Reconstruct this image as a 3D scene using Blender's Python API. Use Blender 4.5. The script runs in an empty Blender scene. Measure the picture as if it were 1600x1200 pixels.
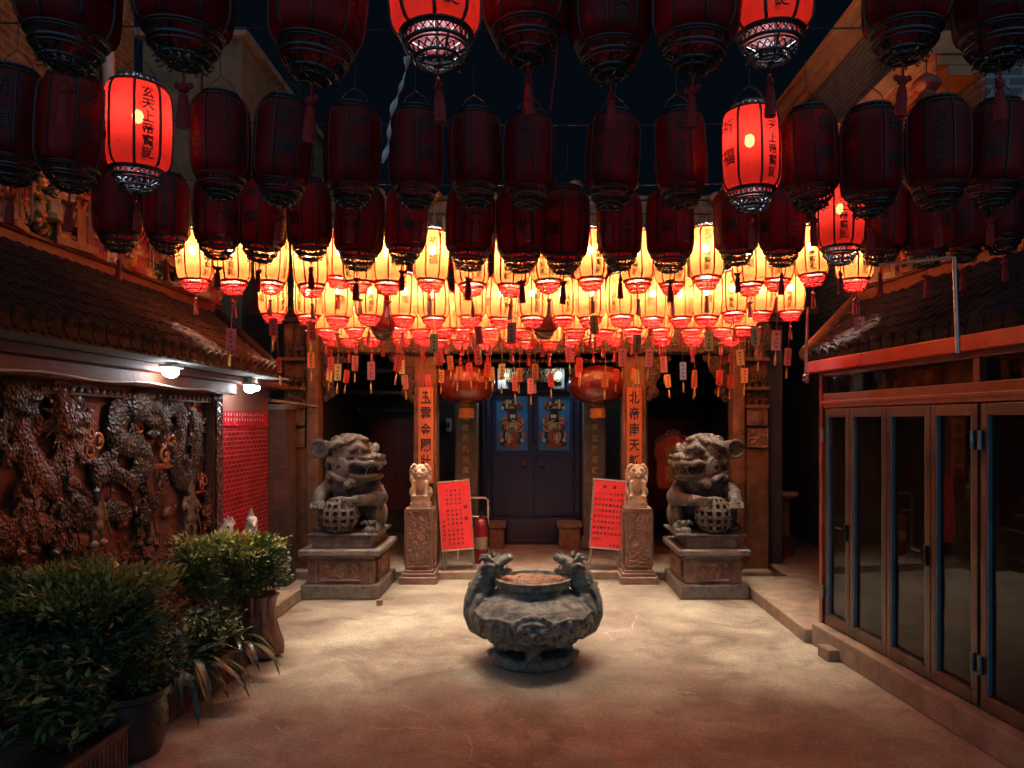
import bpy, math, random
from mathutils import Vector, Matrix, noise as mnoise
from math import sin, cos, pi, radians as R

rnd = random.Random(7)
scene = bpy.context.scene
COL = scene.collection

# ------------------------------------------------------------ camera
cam_d = bpy.data.cameras.new('camera'); cam = bpy.data.objects.new('camera', cam_d); COL.objects.link(cam)
cam.location = (0, 0, 2.0); cam.rotation_euler = (R(90), 0, 0)
cam_d.sensor_width = 36; cam_d.lens = 36 * 1150 / 1600
cam_d.shift_x = -33 / 1600; cam_d.shift_y = 60 / 1600
cam_d.clip_start = 0.05; cam_d.clip_end = 500
scene.camera = cam

# ------------------------------------------------------------ night sky
w = bpy.data.worlds.new('World'); scene.world = w; w.use_nodes = True
nt = w.node_tree; nt.nodes.clear()
wo = nt.nodes.new('ShaderNodeOutputWorld'); bg = nt.nodes.new('ShaderNodeBackground')
tc = nt.nodes.new('ShaderNodeTexCoord'); sx = nt.nodes.new('ShaderNodeSeparateXYZ')
rmp = nt.nodes.new('ShaderNodeValToRGB'); mr = nt.nodes.new('ShaderNodeMapRange')
mr.inputs['From Min'].default_value = -1; mr.inputs['From Max'].default_value = 1
nt.links.new(tc.outputs['Generated'], sx.inputs[0]); nt.links.new(sx.outputs['Y'], mr.inputs['Value'])
nt.links.new(mr.outputs[0], rmp.inputs[0])
rmp.color_ramp.elements[0].position = 0.12; rmp.color_ramp.elements[0].color = (.15, .24, .34, 1)   # city glow down the street behind the photographer
rmp.color_ramp.elements[1].position = 0.62; rmp.color_ramp.elements[1].color = (.0014, .0027, .0050, 1)
nt.links.new(rmp.outputs[0], bg.inputs[0]); bg.inputs[1].default_value = .5
nt.links.new(bg.outputs[0], wo.inputs[0])

scene.view_settings.view_transform = 'Standard'; scene.view_settings.look = 'None'
scene.view_settings.exposure = 1.0; scene.view_settings.gamma = 1.0
cy = scene.cycles
cy.use_denoising = True; cy.use_light_tree = True
cy.max_bounces = 8; cy.diffuse_bounces = 4; cy.glossy_bounces = 3; cy.transmission_bounces = 4; cy.transparent_max_bounces = 12
cy.sample_clamp_indirect = 10.0; cy.caustics_reflective = False; cy.caustics_refractive = False

CX, CYY, F = 833.0, 660.0, 1150.0
def at(px, py, d): return Vector(((px - CX) / F * d, d, 2.0 + (CYY - py) / F * d))

# ------------------------------------------------------------ materials
MATS = {}
def nodes_of(name):
    m = bpy.data.materials.new(name); m.use_nodes = True; t = m.node_tree; t.nodes.clear()
    return m, t, t.nodes.new, t.links.new
def mat(name, col, rough=.6, metal=0., var=.25, scale=6., bump=0., bscale=30., spec=.5, col2=None, coat=0., kind='noise', detail=6.):
    if name in MATS: return MATS[name]
    m, t, N, L = nodes_of(name)
    o = N('ShaderNodeOutputMaterial'); p = N('ShaderNodeBsdfPrincipled'); L(p.outputs[0], o.inputs[0])
    tcn = N('ShaderNodeTexCoord'); nz = N('ShaderNodeTexNoise'); nz.inputs['Scale'].default_value = scale; nz.inputs['Detail'].default_value = detail
    nz.inputs['Roughness'].default_value = .62
    L(tcn.outputs['Object'], nz.inputs['Vector'])
    cr = N('ShaderNodeValToRGB'); cr.color_ramp.elements[0].position = .3; cr.color_ramp.elements[1].position = .72
    c2 = col2 or tuple(min(1, c * (1 + var)) for c in col); c1 = tuple(c * (1 - var) for c in col)
    cr.color_ramp.elements[0].color = (*c1, 1); cr.color_ramp.elements[1].color = (*c2, 1)
    L(nz.outputs[0], cr.inputs[0]); L(cr.outputs[0], p.inputs['Base Color'])
    p.inputs['Metallic'].default_value = metal; p.inputs['Specular IOR Level'].default_value = spec
    p.inputs['Coat Weight'].default_value = coat; p.inputs['Coat Roughness'].default_value = .12
    rr = N('ShaderNodeMapRange'); rr.inputs['To Min'].default_value = max(.03, rough - .12); rr.inputs['To Max'].default_value = min(1, rough + .12)
    L(nz.outputs[0], rr.inputs['Value']); L(rr.outputs[0], p.inputs['Roughness'])
    if bump:
        b = N('ShaderNodeBump'); b.inputs['Strength'].default_value = bump; b.inputs['Distance'].default_value = .02
        if kind == 'voronoi':
            n2 = N('ShaderNodeTexVoronoi'); n2.inputs['Scale'].default_value = bscale; L(n2.outputs['Distance'], b.inputs['Height'])
        elif kind == 'wave':
            n2 = N('ShaderNodeTexWave'); n2.inputs['Scale'].default_value = bscale; n2.inputs['Distortion'].default_value = 6; n2.inputs['Detail'].default_value = 3
            L(n2.outputs['Fac'], b.inputs['Height'])
        else:
            n2 = N('ShaderNodeTexNoise'); n2.inputs['Scale'].default_value = bscale; n2.inputs['Detail'].default_value = 5; L(n2.outputs[0], b.inputs['Height'])
        L(tcn.outputs['Object'], n2.inputs['Vector']); L(b.outputs[0], p.inputs['Normal'])
    MATS[name] = m; return m
def emit(name, col, strength):
    m, t, N, L = nodes_of(name)
    o = N('ShaderNodeOutputMaterial'); e = N('ShaderNodeEmission'); e.inputs[0].default_value = (*col, 1); e.inputs[1].default_value = strength
    L(e.outputs[0], o.inputs[0]); MATS[name] = m; return m
def brick(name, c1, c2, mortar, axis='Y', sc=1., bw=.22, bh=.075, rough=.8, mort=.012, bump=.4):
    m, t, N, L = nodes_of(name)
    o = N('ShaderNodeOutputMaterial'); p = N('ShaderNodeBsdfPrincipled'); L(p.outputs[0], o.inputs[0])
    tcn = N('ShaderNodeTexCoord'); s = N('ShaderNodeSeparateXYZ'); c = N('ShaderNodeCombineXYZ')
    L(tcn.outputs['Object'], s.inputs[0]); L(s.outputs[axis], c.inputs[0]); L(s.outputs['Z'], c.inputs[1])
    b = N('ShaderNodeTexBrick'); L(c.outputs[0], b.inputs['Vector'])
    b.inputs['Color1'].default_value = (*c1, 1); b.inputs['Color2'].default_value = (*c2, 1); b.inputs['Mortar'].default_value = (*mortar, 1)
    b.inputs['Scale'].default_value = 1; b.inputs['Brick Width'].default_value = bw; b.inputs['Row Height'].default_value = bh; b.inputs['Mortar Size'].default_value = mort
    b.inputs['Mortar Smooth'].default_value = .2
    nz = N('ShaderNodeTexNoise'); nz.inputs['Scale'].default_value = 5; nz.inputs['Detail'].default_value = 6; L(tcn.outputs['Object'], nz.inputs['Vector'])
    mx = N('ShaderNodeMix'); mx.data_type = 'RGBA'; mx.blend_type = 'MULTIPLY'; mx.inputs[0].default_value = .7
    L(b.outputs['Color'], mx.inputs[6]); L(nz.outputs[0], mx.inputs[7]); L(mx.outputs[2], p.inputs['Base Color'])
    p.inputs['Roughness'].default_value = rough
    bp = N('ShaderNodeBump'); bp.inputs['Strength'].default_value = bump; bp.inputs['Distance'].default_value = .01; bp.invert = True
    L(b.outputs['Fac'], bp.inputs['Height']); L(bp.outputs[0], p.inputs['Normal'])
    MATS[name] = m; return m
def paper(name, trans, refl, clear, tint, spots=.35, gloss=.06, w_trans=.55, dust=0.):
    m, t, N, L = nodes_of(name)
    o = N('ShaderNodeOutputMaterial'); tcn = N('ShaderNodeTexCoord')
    vo = N('ShaderNodeTexVoronoi'); vo.inputs['Scale'].default_value = 17; L(tcn.outputs['Object'], vo.inputs['Vector'])
    nz = N('ShaderNodeTexNoise'); nz.inputs['Scale'].default_value = 9; nz.inputs['Detail'].default_value = 5; L(tcn.outputs['Object'], nz.inputs['Vector'])
    r1 = N('ShaderNodeValToRGB'); r1.color_ramp.elements[0].position = .12; r1.color_ramp.elements[1].position = .27
    r1.color_ramp.elements[0].color = (1 - spots, (1 - spots) * .8, (1 - spots) * .6, 1); r1.color_ramp.elements[1].color = (1, 1, 1, 1); L(vo.outputs['Distance'], r1.inputs[0])
    r2 = N('ShaderNodeValToRGB'); r2.color_ramp.elements[0].position = .25; r2.color_ramp.elements[1].position = .7
    r2.color_ramp.elements[0].color = (.72, .66, .6, 1); r2.color_ramp.elements[1].color = (1, 1, 1, 1); L(nz.outputs[0], r2.inputs[0])
    m1 = N('ShaderNodeMix'); m1.data_type = 'RGBA'; m1.blend_type = 'MULTIPLY'; m1.inputs[0].default_value = 1; L(r1.outputs[0], m1.inputs[6]); L(r2.outputs[0], m1.inputs[7])
    m2 = N('ShaderNodeMix'); m2.data_type = 'RGBA'; m2.blend_type = 'MULTIPLY'; m2.inputs[0].default_value = 1; L(m1.outputs[2], m2.inputs[6]); m2.inputs[7].default_value = (*trans, 1)
    tr = N('ShaderNodeBsdfTranslucent'); L(m2.outputs[2], tr.inputs[0])
    p = N('ShaderNodeBsdfPrincipled'); p.inputs['Roughness'].default_value = .32; p.inputs['Specular IOR Level'].default_value = .5
    if dust:
        s = N('ShaderNodeSeparateXYZ'); L(tcn.outputs['Object'], s.inputs[0])
        a = N('ShaderNodeMath'); a.operation = 'MULTIPLY_ADD'; a.inputs[1].default_value = .16; L(nz.outputs[0], a.inputs[0]); L(s.outputs['Z'], a.inputs[2])
        dr = N('ShaderNodeMapRange'); dr.inputs['From Min'].default_value = .22; dr.inputs['From Max'].default_value = .30; dr.inputs['To Max'].default_value = dust; L(a.outputs[0], dr.inputs['Value'])
        md = N('ShaderNodeMix'); md.data_type = 'RGBA'; L(dr.outputs[0], md.inputs[0]); md.inputs[6].default_value = (*refl, 1); md.inputs[7].default_value = (.30, .19, .09, 1)
        L(md.outputs[2], p.inputs['Base Color'])
    else:
        p.inputs['Base Color'].default_value = (*refl, 1)
    rr = N('ShaderNodeMapRange'); rr.inputs['To Min'].default_value = .2; rr.inputs['To Max'].default_value = .55; L(nz.outputs[0], rr.inputs['Value']); L(rr.outputs[0], p.inputs['Roughness'])
    bp = N('ShaderNodeBump'); bp.inputs['Strength'].default_value = .25; bp.inputs['Distance'].default_value = .01
    n3 = N('ShaderNodeTexNoise'); n3.inputs['Scale'].default_value = 22; L(tcn.outputs['Object'], n3.inputs['Vector']); L(n3.outputs[0], bp.inputs['Height']); L(bp.outputs[0], p.inputs['Normal'])
    mx = N('ShaderNodeMixShader'); mx.inputs[0].default_value = w_trans; L(p.outputs[0], mx.inputs[1]); L(tr.outputs[0], mx.inputs[2])
    cl = N('ShaderNodeBsdfTransparent'); cl.inputs[0].default_value = (*tint, 1)
    m3 = N('ShaderNodeMixShader'); m3.inputs[0].default_value = clear; L(mx.outputs[0], m3.inputs[1]); L(cl.outputs[0], m3.inputs[2])
    L(m3.outputs[0], o.inputs[0]); MATS[name] = m; return m

# ------------------------------------------------------------ mesh builder
ORG = {}
class MB:
    def __init__(s): s.v = []; s.f = []; s.m = []
    def add(s, vs, fs, mi=0, M=None):
        b = len(s.v)
        s.v += [tuple(M @ Vector(p)) if M is not None else tuple(p) for p in vs]
        s.f += [tuple(b + i for i in f) for f in fs]; s.m += [mi] * len(fs); return s
    def box(s, x0, x1, y0, y1, z0, z1, mi=0, M=None):
        vs = [(x0,y0,z0),(x1,y0,z0),(x1,y1,z0),(x0,y1,z0),(x0,y0,z1),(x1,y0,z1),(x1,y1,z1),(x0,y1,z1)]
        return s.add(vs, [(3,2,1,0),(4,5,6,7),(0,1,5,4),(1,2,6,5),(2,3,7,6),(3,0,4,7)], mi, M)
    def tube(s, pts, rad, n=8, mi=0, M=None, closed=False):
        pts = [Vector(p) for p in pts]; k = len(pts)
        rs = [rad] * k if isinstance(rad, (int, float)) else list(rad)
        vs = []; fs = []; ref = None
        for i, p in enumerate(pts):
            if closed: tg = pts[(i + 1) % k] - pts[i - 1]
            else: tg = pts[min(i + 1, k - 1)] - pts[max(i - 1, 0)]
            if tg.length < 1e-9: tg = Vector((0, 0, 1))
            tg.normalize()
            if ref is None: ref = Vector((0, 0, 1)) if abs(tg.z) < .9 else Vector((1, 0, 0))
            u = ref - tg * ref.dot(tg)
            if u.length < 1e-6: u = tg.orthogonal()
            u.normalize(); ref = u; vv = tg.cross(u)
            for j in range(n):
                a = 2 * pi * j / n; vs.append(p + (u * cos(a) + vv * sin(a)) * rs[i])
        for i in range(k if closed else k - 1):
            i2 = (i + 1) % k
            for j in range(n):
                j2 = (j + 1) % n; fs.append((i*n+j, i*n+j2, i2*n+j2, i2*n+j))
        if not closed: fs.append(tuple(range(n))[::-1]); fs.append(tuple((k-1)*n + j for j in range(n)))
        return s.add(vs, fs, mi, M)
    def lathe(s, prof, n=24, mi=0, M=None, cap=True, mod=None):
        vs = []; fs = []
        for r, z in prof:
            for j in range(n):
                a = 2 * pi * j / n; q = r * (mod(a, z) if mod else 1); vs.append((q * sin(a), -q * cos(a), z))
        for i in range(len(prof) - 1):
            for j in range(n):
                j2 = (j + 1) % n; fs.append((i*n+j, i*n+j2, (i+1)*n+j2, (i+1)*n+j))
        if cap:
            fs.append(tuple(range(n))[::-1]); fs.append(tuple((len(prof)-1)*n + j for j in range(n)))
        return s.add(vs, fs, mi, M)
    def ell(s, c, r, rot=(0,0,0), n=14, k=9, mi=0):
        if isinstance(r, (int, float)): r = (r, r, r)
        from mathutils import Euler
        M = Matrix.Translation(c) @ Euler(rot).to_matrix().to_4x4() @ Matrix.Diagonal((*r, 1))
        vs = [(0, 0, -1)]; fs = []
        for i in range(1, k):
            t = pi * i / k
            for j in range(n):
                a = 2 * pi * j / n; vs.append((sin(t) * cos(a), sin(t) * sin(a), -cos(t)))
        vs.append((0, 0, 1)); e = len(vs) - 1
        for j in range(n):
            j2 = (j + 1) % n; fs.append((0, 1 + j2, 1 + j)); fs.append((e, 1 + (k-2)*n + j, 1 + (k-2)*n + j2))
            for i in range(k - 2): fs.append((1+i*n+j, 1+i*n+j2, 1+(i+1)*n+j2, 1+(i+1)*n+j))
        return s.add(vs, fs, mi, M)
    def cap(s, p0, p1, r0, r1=None, n=12):
        r1 = r0 if r1 is None else r1
        s.tube([p0, p1], [r0, r1], n); s.ell(p0, r0, n=n, k=8); s.ell(p1, r1, n=n, k=8); return s
    def limb(s, pts, rs, n=12):
        for i in range(len(pts) - 1): s.cap(pts[i], pts[i+1], rs[i], rs[i+1], n)
        return s
    def prism(s, poly, fn, t, mi=0):
        # poly: (u,v) outline; fn(u,v,h) -> xyz ; h from 0 to t
        n = len(poly); vs = [fn(u, v, 0) for u, v in poly] + [fn(u, v, t) for u, v in poly]
        fs = [tuple(range(n))[::-1], tuple(range(n, 2*n))] + [(i, (i+1) % n, n + (i+1) % n, n + i) for i in range(n)]
        return s.add(vs, fs, mi)
    def grid(s, nu, nv, fn, mi=0):
        vs = [fn(i / nu, j / nv) for j in range(nv + 1) for i in range(nu + 1)]
        fs = [(j*(nu+1)+i, j*(nu+1)+i+1, (j+1)*(nu+1)+i+1, (j+1)*(nu+1)+i) for j in range(nv) for i in range(nu)]
        return s.add(vs, fs, mi)
    def text(s, st, fn, size, step, mi=0, horiz=False):
        # each glyph centred at u,v steps ; fn(u,v) -> xyz (v up)
        for i, ch in enumerate(st):
            if ch == ' ': continue
            if ch not in GLY: load_glyphs([ch])
            gv, gf = GLY[ch]; ou, ov = (i * step, 0) if horiz else (0, -i * step)
            s.add([fn(ou + x * size, ov + y * size) for x, y in gv], gf, mi)
        return s
    def mesh(s, name, mats, smooth=None):
        me = bpy.data.meshes.new(name); me.from_pydata(s.v, [], s.f)
        for m_ in (mats if isinstance(mats, (list, tuple)) else [mats]): me.materials.append(m_)
        me.polygons.foreach_set('material_index', s.m)
        if smooth:
            me.polygons.foreach_set('use_smooth', [True] * len(me.polygons)); me.set_sharp_from_angle(angle=R(smooth))
        me.update(); return me
    def build(s, name, mats, parent=None, smooth=None, bevel=0):
        if parent is not None and parent.name in ORG:
            o_ = ORG[parent.name]; s.v = [(p[0]-o_.x, p[1]-o_.y, p[2]-o_.z) for p in s.v]
        o = bpy.data.objects.new(name, s.mesh(name, mats, smooth)); COL.objects.link(o)
        if parent is not None:
            o.parent = parent
            if parent.name in ORG: ORG[o.name] = ORG[parent.name]
        if bevel:
            b = o.modifiers.new('bevel', 'BEVEL'); b.width = bevel; b.segments = 2; b.limit_method = 'ANGLE'; b.angle_limit = R(40)
        return o
    def blob(s, name, mats, parent=None, voxel=.01, it=3, dec=None):
        tmp = bpy.data.objects.new('tmp', s.mesh('tmp', mats)); COL.objects.link(tmp)
        r_ = tmp.modifiers.new('r', 'REMESH'); r_.mode = 'VOXEL'; r_.voxel_size = voxel; r_.use_smooth_shade = True
        if it: sm = tmp.modifiers.new('s', 'SMOOTH'); sm.factor = .5; sm.iterations = it
        dg = bpy.context.evaluated_depsgraph_get(); dg.update()
        me = bpy.data.meshes.new_from_object(tmp.evaluated_get(dg)); me.name = name
        om = tmp.data; bpy.data.objects.remove(tmp); bpy.data.meshes.remove(om)
        me.materials.clear(); me.materials.append(mats)
        o = bpy.data.objects.new(name, me); COL.objects.link(o)
        if parent is not None:
            o.parent = parent
            if parent.name in ORG:
                g = ORG[parent.name]; me.transform(Matrix.Translation(-g)); ORG[o.name] = g
        return o
def tag(o, label, cat, group=None, kind=None):
    if label: o['label'] = label
    if cat: o['category'] = cat
    if group: o['group'] = group
    if kind: o['kind'] = kind
    return o
def thing(name, label, cat, loc=(0,0,0), rz=0, group=None, local=False):
    o = bpy.data.objects.new(name, None); COL.objects.link(o); o.empty_display_size = .1
    o.location = loc; o.rotation_euler = (0, 0, rz)
    if not local: ORG[o.name] = Vector(loc)
    return tag(o, label, cat, group)
def structure(o): o['kind'] = 'structure'; return o
def copy_tree(o, parent=None):
    c = o.copy(); COL.objects.link(c); c.parent = parent
    for ch in list(o.children): copy_tree(ch, c)
    return c

# ------------------------------------------------------------ writing: every character once, as flat outlines
GLY = {}
def load_glyphs(chars):
    objs = []
    for ch in chars:
        c = bpy.data.curves.new('g', 'FONT'); c.body = ch; c.size = 1; c.resolution_u = 2; c.offset = .018
        o = bpy.data.objects.new('g', c); COL.objects.link(o); objs.append((ch, o, c))
    dg = bpy.context.evaluated_depsgraph_get(); dg.update()
    for ch, o, c in objs:
        ev = o.evaluated_get(dg); me = ev.to_mesh(); vs = [(v.co.x, v.co.y) for v in me.vertices]; fs = [tuple(p.vertices) for p in me.polygons]
        if vs:
            x0 = min(v[0] for v in vs); x1 = max(v[0] for v in vs); y0 = min(v[1] for v in vs); y1 = max(v[1] for v in vs)
            k = 1.0 / max(x1 - x0, y1 - y0, .3)
            vs = [((x - (x0 + x1) / 2) * k, (y - (y0 + y1) / 2) * k) for x, y in vs]
        GLY[ch] = (vs, fs); ev.to_mesh_clear(); bpy.data.objects.remove(o); bpy.data.curves.remove(c)
load_glyphs(sorted(set('祈福玄天上帝寶誕玉虛金闕壯威北帝南天新顯鳴謝二〇一八年玉虛宮上元北帝寶誕法會承蒙各方善信慷慨解囊共襄善舉功德無量謹此致謝祝闔府平安身體健康萬事如意心想事成本宮理事會敬啟肅靜神恩普照國泰民安風調雨順合境五穀豐登六畜興旺百業興隆四季吉祥光萬國極照臨蔭澤群黎蔭黎普沾重修樂助芳名')))

# ================================================================= materials of the place
M_wood_red = mat('red_lacquer_wood', (.16, .022, .012), .45, bump=.15, bscale=40)
M_wood_dark = mat('dark_wood', (.035, .022, .018), .5, bump=.15, bscale=30)
M_black = mat('hollow_shade_black', (.012, .012, .013), .6)  # black for the painted shade inside the lions' balls
M_orange_wood = mat('worn_orange_column', (.18, .082, .036), .6, var=.5, scale=7, bump=.2, bscale=60)
M_stone = mat('weathered_granite', (.30, .25, .20), .75, var=.4, scale=14, bump=.5, bscale=70)
M_stone_dark = mat('dark_stone', (.17, .14, .12), .7, var=.45, scale=12, bump=.6, bscale=60)
M_stone_red = mat('reddish_sandstone', (.25, .15, .11), .75, var=.4, scale=12, bump=.6, bscale=80)
M_stone_pale = mat('pale_stone', (.50, .36, .25), .7, var=.3, scale=20, bump=.4, bscale=80)
M_col_grey = mat('grey_green_stone', (.13, .12, .095), .55, var=.35, scale=8, bump=.25, bscale=50)
M_carved = mat('carved_brown_wood', (.085, .05, .028), .55, var=.5, scale=18, bump=.8, bscale=45, kind='voronoi')
M_tile = mat('clay_roof_tile', (.056, .032, .026), .9, spec=.08, var=.45, scale=14, bump=.3, bscale=60)
M_gold = mat('old_gold', (.55, .33, .09), .4, metal=.7, var=.3, scale=25)
M_ink = mat('black_ink', (.012, .010, .010), .55)
M_plaster = mat('stained_tan_plaster', (.19, .145, .085), .85, var=.35, scale=2.5, bump=.15)
M_concrete = mat('plinth_concrete', (.30, .22, .16), .8, var=.4, scale=5, bump=.5, bscale=45)
M_white = mat('white_pipe', (.62, .58, .5), .5, var=.12)
M_steel = mat('tarnished_steel', (.55, .52, .48), .3, metal=.9, var=.2)
M_iron = mat('black_iron', (.03, .032, .035), .38, metal=.6, var=.3, scale=20)

# ================================================================= courtyard floor
def ground_mat():
    m, t, N, L = nodes_of('courtyard_concrete')
    o = N('ShaderNodeOutputMaterial'); p = N('ShaderNodeBsdfPrincipled'); L(p.outputs[0], o.inputs[0])
    tcn = N('ShaderNodeTexCoord')
    def nz(s, d=8, r=.6, dist=0):
        n = N('ShaderNodeTexNoise'); n.inputs['Scale'].default_value = s; n.inputs['Detail'].default_value = d; n.inputs['Roughness'].default_value = r; n.inputs['Distortion'].default_value = dist
        L(tcn.outputs['Object'], n.inputs['Vector']); return n
    a = nz(.55, 8, .62, .6); b = nz(2.6, 9, .7, .4); c = nz(42, 5, .7); dk = nz(1.15, 6, .6, 1.2)
    r1 = N('ShaderNodeValToRGB'); e = r1.color_ramp.elements
    e[0].position = .36; e[0].color = (.25, .185, .14, 1); e[1].position = .64; e[1].color = (.50, .445, .35, 1); L(a.outputs[0], r1.inputs[0])
    r2 = N('ShaderNodeValToRGB'); e = r2.color_ramp.elements
    e[0].position = .34; e[0].color = (.58, .55, .53, 1); e[1].position = .60; e[1].color = (1, 1, 1, 1); L(b.outputs[0], r2.inputs[0])
    m1 = N('ShaderNodeMix'); m1.data_type = 'RGBA'; m1.blend_type = 'MULTIPLY'; m1.inputs[0].default_value = .85; L(r1.outputs[0], m1.inputs[6]); L(r2.outputs[0], m1.inputs[7])
    r3 = N('ShaderNodeValToRGB'); e = r3.color_ramp.elements
    e[0].position = .30; e[0].color = (.42, .37, .35, 1); e[1].position = .47; e[1].color = (1, 1, 1, 1); L(dk.outputs[0], r3.inputs[0])
    m2 = N('ShaderNodeMix'); m2.data_type = 'RGBA'; m2.blend_type = 'MULTIPLY'; m2.inputs[0].default_value = .8; L(m1.outputs[2], m2.inputs[6]); L(r3.outputs[0], m2.inputs[7])
    r4 = N('ShaderNodeValToRGB'); e = r4.color_ramp.elements
    e[0].position = .38; e[0].color = (.66, .65, .64, 1); e[1].position = .62; e[1].color = (1.15, 1.13, 1.1, 1); L(c.outputs[0], r4.inputs[0])
    m3 = N('ShaderNodeMix'); m3.data_type = 'RGBA'; m3.blend_type = 'MULTIPLY'; m3.inputs[0].default_value = .8; L(m2.outputs[2], m3.inputs[6]); L(r4.outputs[0], m3.inputs[7])
    # pale cracks and scratches, only in patches
    wd = nz(1.7, 6, .65); mp = N('ShaderNodeMix'); mp.data_type = 'RGBA'; mp.inputs[0].default_value = .24; L(tcn.outputs['Object'], mp.inputs[6]); L(wd.outputs['Color'], mp.inputs[7])
    vo = N('ShaderNodeTexVoronoi'); vo.feature = 'DISTANCE_TO_EDGE'; vo.inputs['Scale'].default_value = 1.25; L(mp.outputs[2], vo.inputs['Vector'])
    cr = N('ShaderNodeMapRange'); cr.inputs['From Min'].default_value = .002; cr.inputs['From Max'].default_value = .007; cr.inputs['To Min'].default_value = 1; cr.inputs['To Max'].default_value = 0; L(vo.outputs[0], cr.inputs['Value'])
    ms = nz(.8, 4, .6); mk = N('ShaderNodeMapRange'); mk.inputs['From Min'].default_value = .53; mk.inputs['From Max'].default_value = .6; L(ms.outputs[0], mk.inputs['Value'])
    mu = N('ShaderNodeMath'); mu.operation = 'MULTIPLY'; L(cr.outputs[0], mu.inputs[0]); L(mk.outputs[0], mu.inputs[1])
    mu2 = N('ShaderNodeMath'); mu2.operation = 'MULTIPLY'; mu2.inputs[1].default_value = .6; L(mu.outputs[0], mu2.inputs[0])
    m4 = N('ShaderNodeMix'); m4.data_type = 'RGBA'; L(mu2.outputs[0], m4.inputs[0]); L(m3.outputs[2], m4.inputs[6]); m4.inputs[7].default_value = (.66, .55, .42, 1)
    vs_ = N('ShaderNodeTexVoronoi'); vs_.inputs['Scale'].default_value = 2.1; L(mp.outputs[2], vs_.inputs['Vector'])
    sp_ = N('ShaderNodeMapRange'); sp_.inputs['From Min'].default_value = .03; sp_.inputs['From Max'].default_value = .075; sp_.inputs['To Min'].default_value = .55; sp_.inputs['To Max'].default_value = 0; L(vs_.outputs['Distance'], sp_.inputs['Value'])
    sm_ = N('ShaderNodeMath'); sm_.operation = 'MULTIPLY'; L(sp_.outputs[0], sm_.inputs[0]); L(b.outputs[0], sm_.inputs[1])
    m5 = N('ShaderNodeMix'); m5.data_type = 'RGBA'; L(sm_.outputs[0], m5.inputs[0]); L(m4.outputs[2], m5.inputs[6]); m5.inputs[7].default_value = (.06, .045, .035, 1)
    L(m5.outputs[2], p.inputs['Base Color'])
    rr = N('ShaderNodeMapRange'); rr.inputs['To Min'].default_value = .42; rr.inputs['To Max'].default_value = .85; L(b.outputs[0], rr.inputs['Value']); L(rr.outputs[0], p.inputs['Roughness'])
    bp = N('ShaderNodeBump'); bp.inputs['Strength'].default_value = .45; bp.inputs['Distance'].default_value = .02
    ad = N('ShaderNodeMath'); ad.operation = 'MULTIPLY_ADD'; ad.inputs[1].default_value = .4; L(c.outputs[0], ad.inputs[0]); L(b.outputs[0], ad.inputs[2]); L(ad.outputs[0], bp.inputs['Height']); L(bp.outputs[0], p.inputs['Normal'])
    return m
M_ground = ground_mat()
structure(MB().grid(1, 1, lambda u, v: (-60 + 120*u, -50 + 120*v, 0)).build('courtyard_ground', M_ground))
structure(MB().box(-3.19, -2.6, 1.2, 8.25, 0, .14).build('side_walkway', M_concrete, bevel=.012))
structure(MB().box(-4.2, -3.5, 8.3, 9.4, 0, .13).build('corner_paving', M_concrete, bevel=.012))
structure(MB().box(-3.3, 3.05, 9.36, 13.2, 0, .10).build('temple_platform', M_concrete, bevel=.012))
structure(MB().prism([(2.46, 8.95), (2.46, 6.66), (9, 6.0), (9, 14), (3.1, 14), (3.1, 8.95)], lambda u, v, h: (u, v, h), .13).build('raised_passage_floor', M_concrete, bevel=.012))

# ================================================================= relief helpers
def swirl(u, v, s, seed=0):
    a = mnoise.noise((u*s + seed, v*s, seed*1.7)); b = mnoise.noise((u*s*2 + 9.1, v*s*2 + seed, 3.3))
    return .55*sin(9*a + 4*b + 3*v*s*.3) + .45*b
def carved(mb, x0, x1, z0, z1, y, amp, s=7, seed=0, nu=36, nv=48, face=-1, mi=0, border=.06, axis='x'):
    def fn(u, v):
        e = min(u, 1-u, v * (z1-z0)/(x1-x0), (1-v) * (z1-z0)/(x1-x0))
        k = 0 if e < border*.5 else min(1, (e - border*.5) / .03)
        h = amp * (swirl(u * (x1-x0), v * (z1-z0), s, seed) * .5 + .1) * k + (amp*.5 if e < border*.5 else 0)
        return (x0 + (x1-x0)*u, y + face*h, z0 + (z1-z0)*v) if axis == 'x' else (y + face*h, x0 + (x1-x0)*u, z0 + (z1-z0)*v)
    return mb.grid(nu, nv, fn, mi)

# ================================================================= temple hall
T = thing('temple_hall', 'old temple hall front with carved beams, columns and dark double doors', 'temple', (0, 11.6, .1))
M_hallwall = mat('hall_wall', (.055, .058, .06), .7, var=.4, scale=4, bump=.2)
mb = MB()
for s in (-1, 1):
    mb.box(min(s*.80, s*1.56), max(s*.80, s*1.56), 11.62, 11.8, .1, 3.3)
    mb.box(min(s*1.5, s*1.62), max(s*1.5, s*1.62), 10.4, 11.6, .1, 3.3)
    mb.box(min(s*3.3, s*1.57), max(s*3.3, s*1.57), 12.7, 12.85, .1, 3.3)
    mb.box(min(s*2.95, s*3.3), max(s*2.95, s*3.3), 9.75, 12.69, .1, 3.3)
mb.box(-.8, .8, 11.66, 11.8, 2.5, 3.3)
mb.build('wall', M_hallwall, T)
mb = MB(); mb.box(-3.3, 3.3, 9.5, 13, 3.3, 3.36); mb.build('porch_ceiling', M_wood_dark, T)
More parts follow.
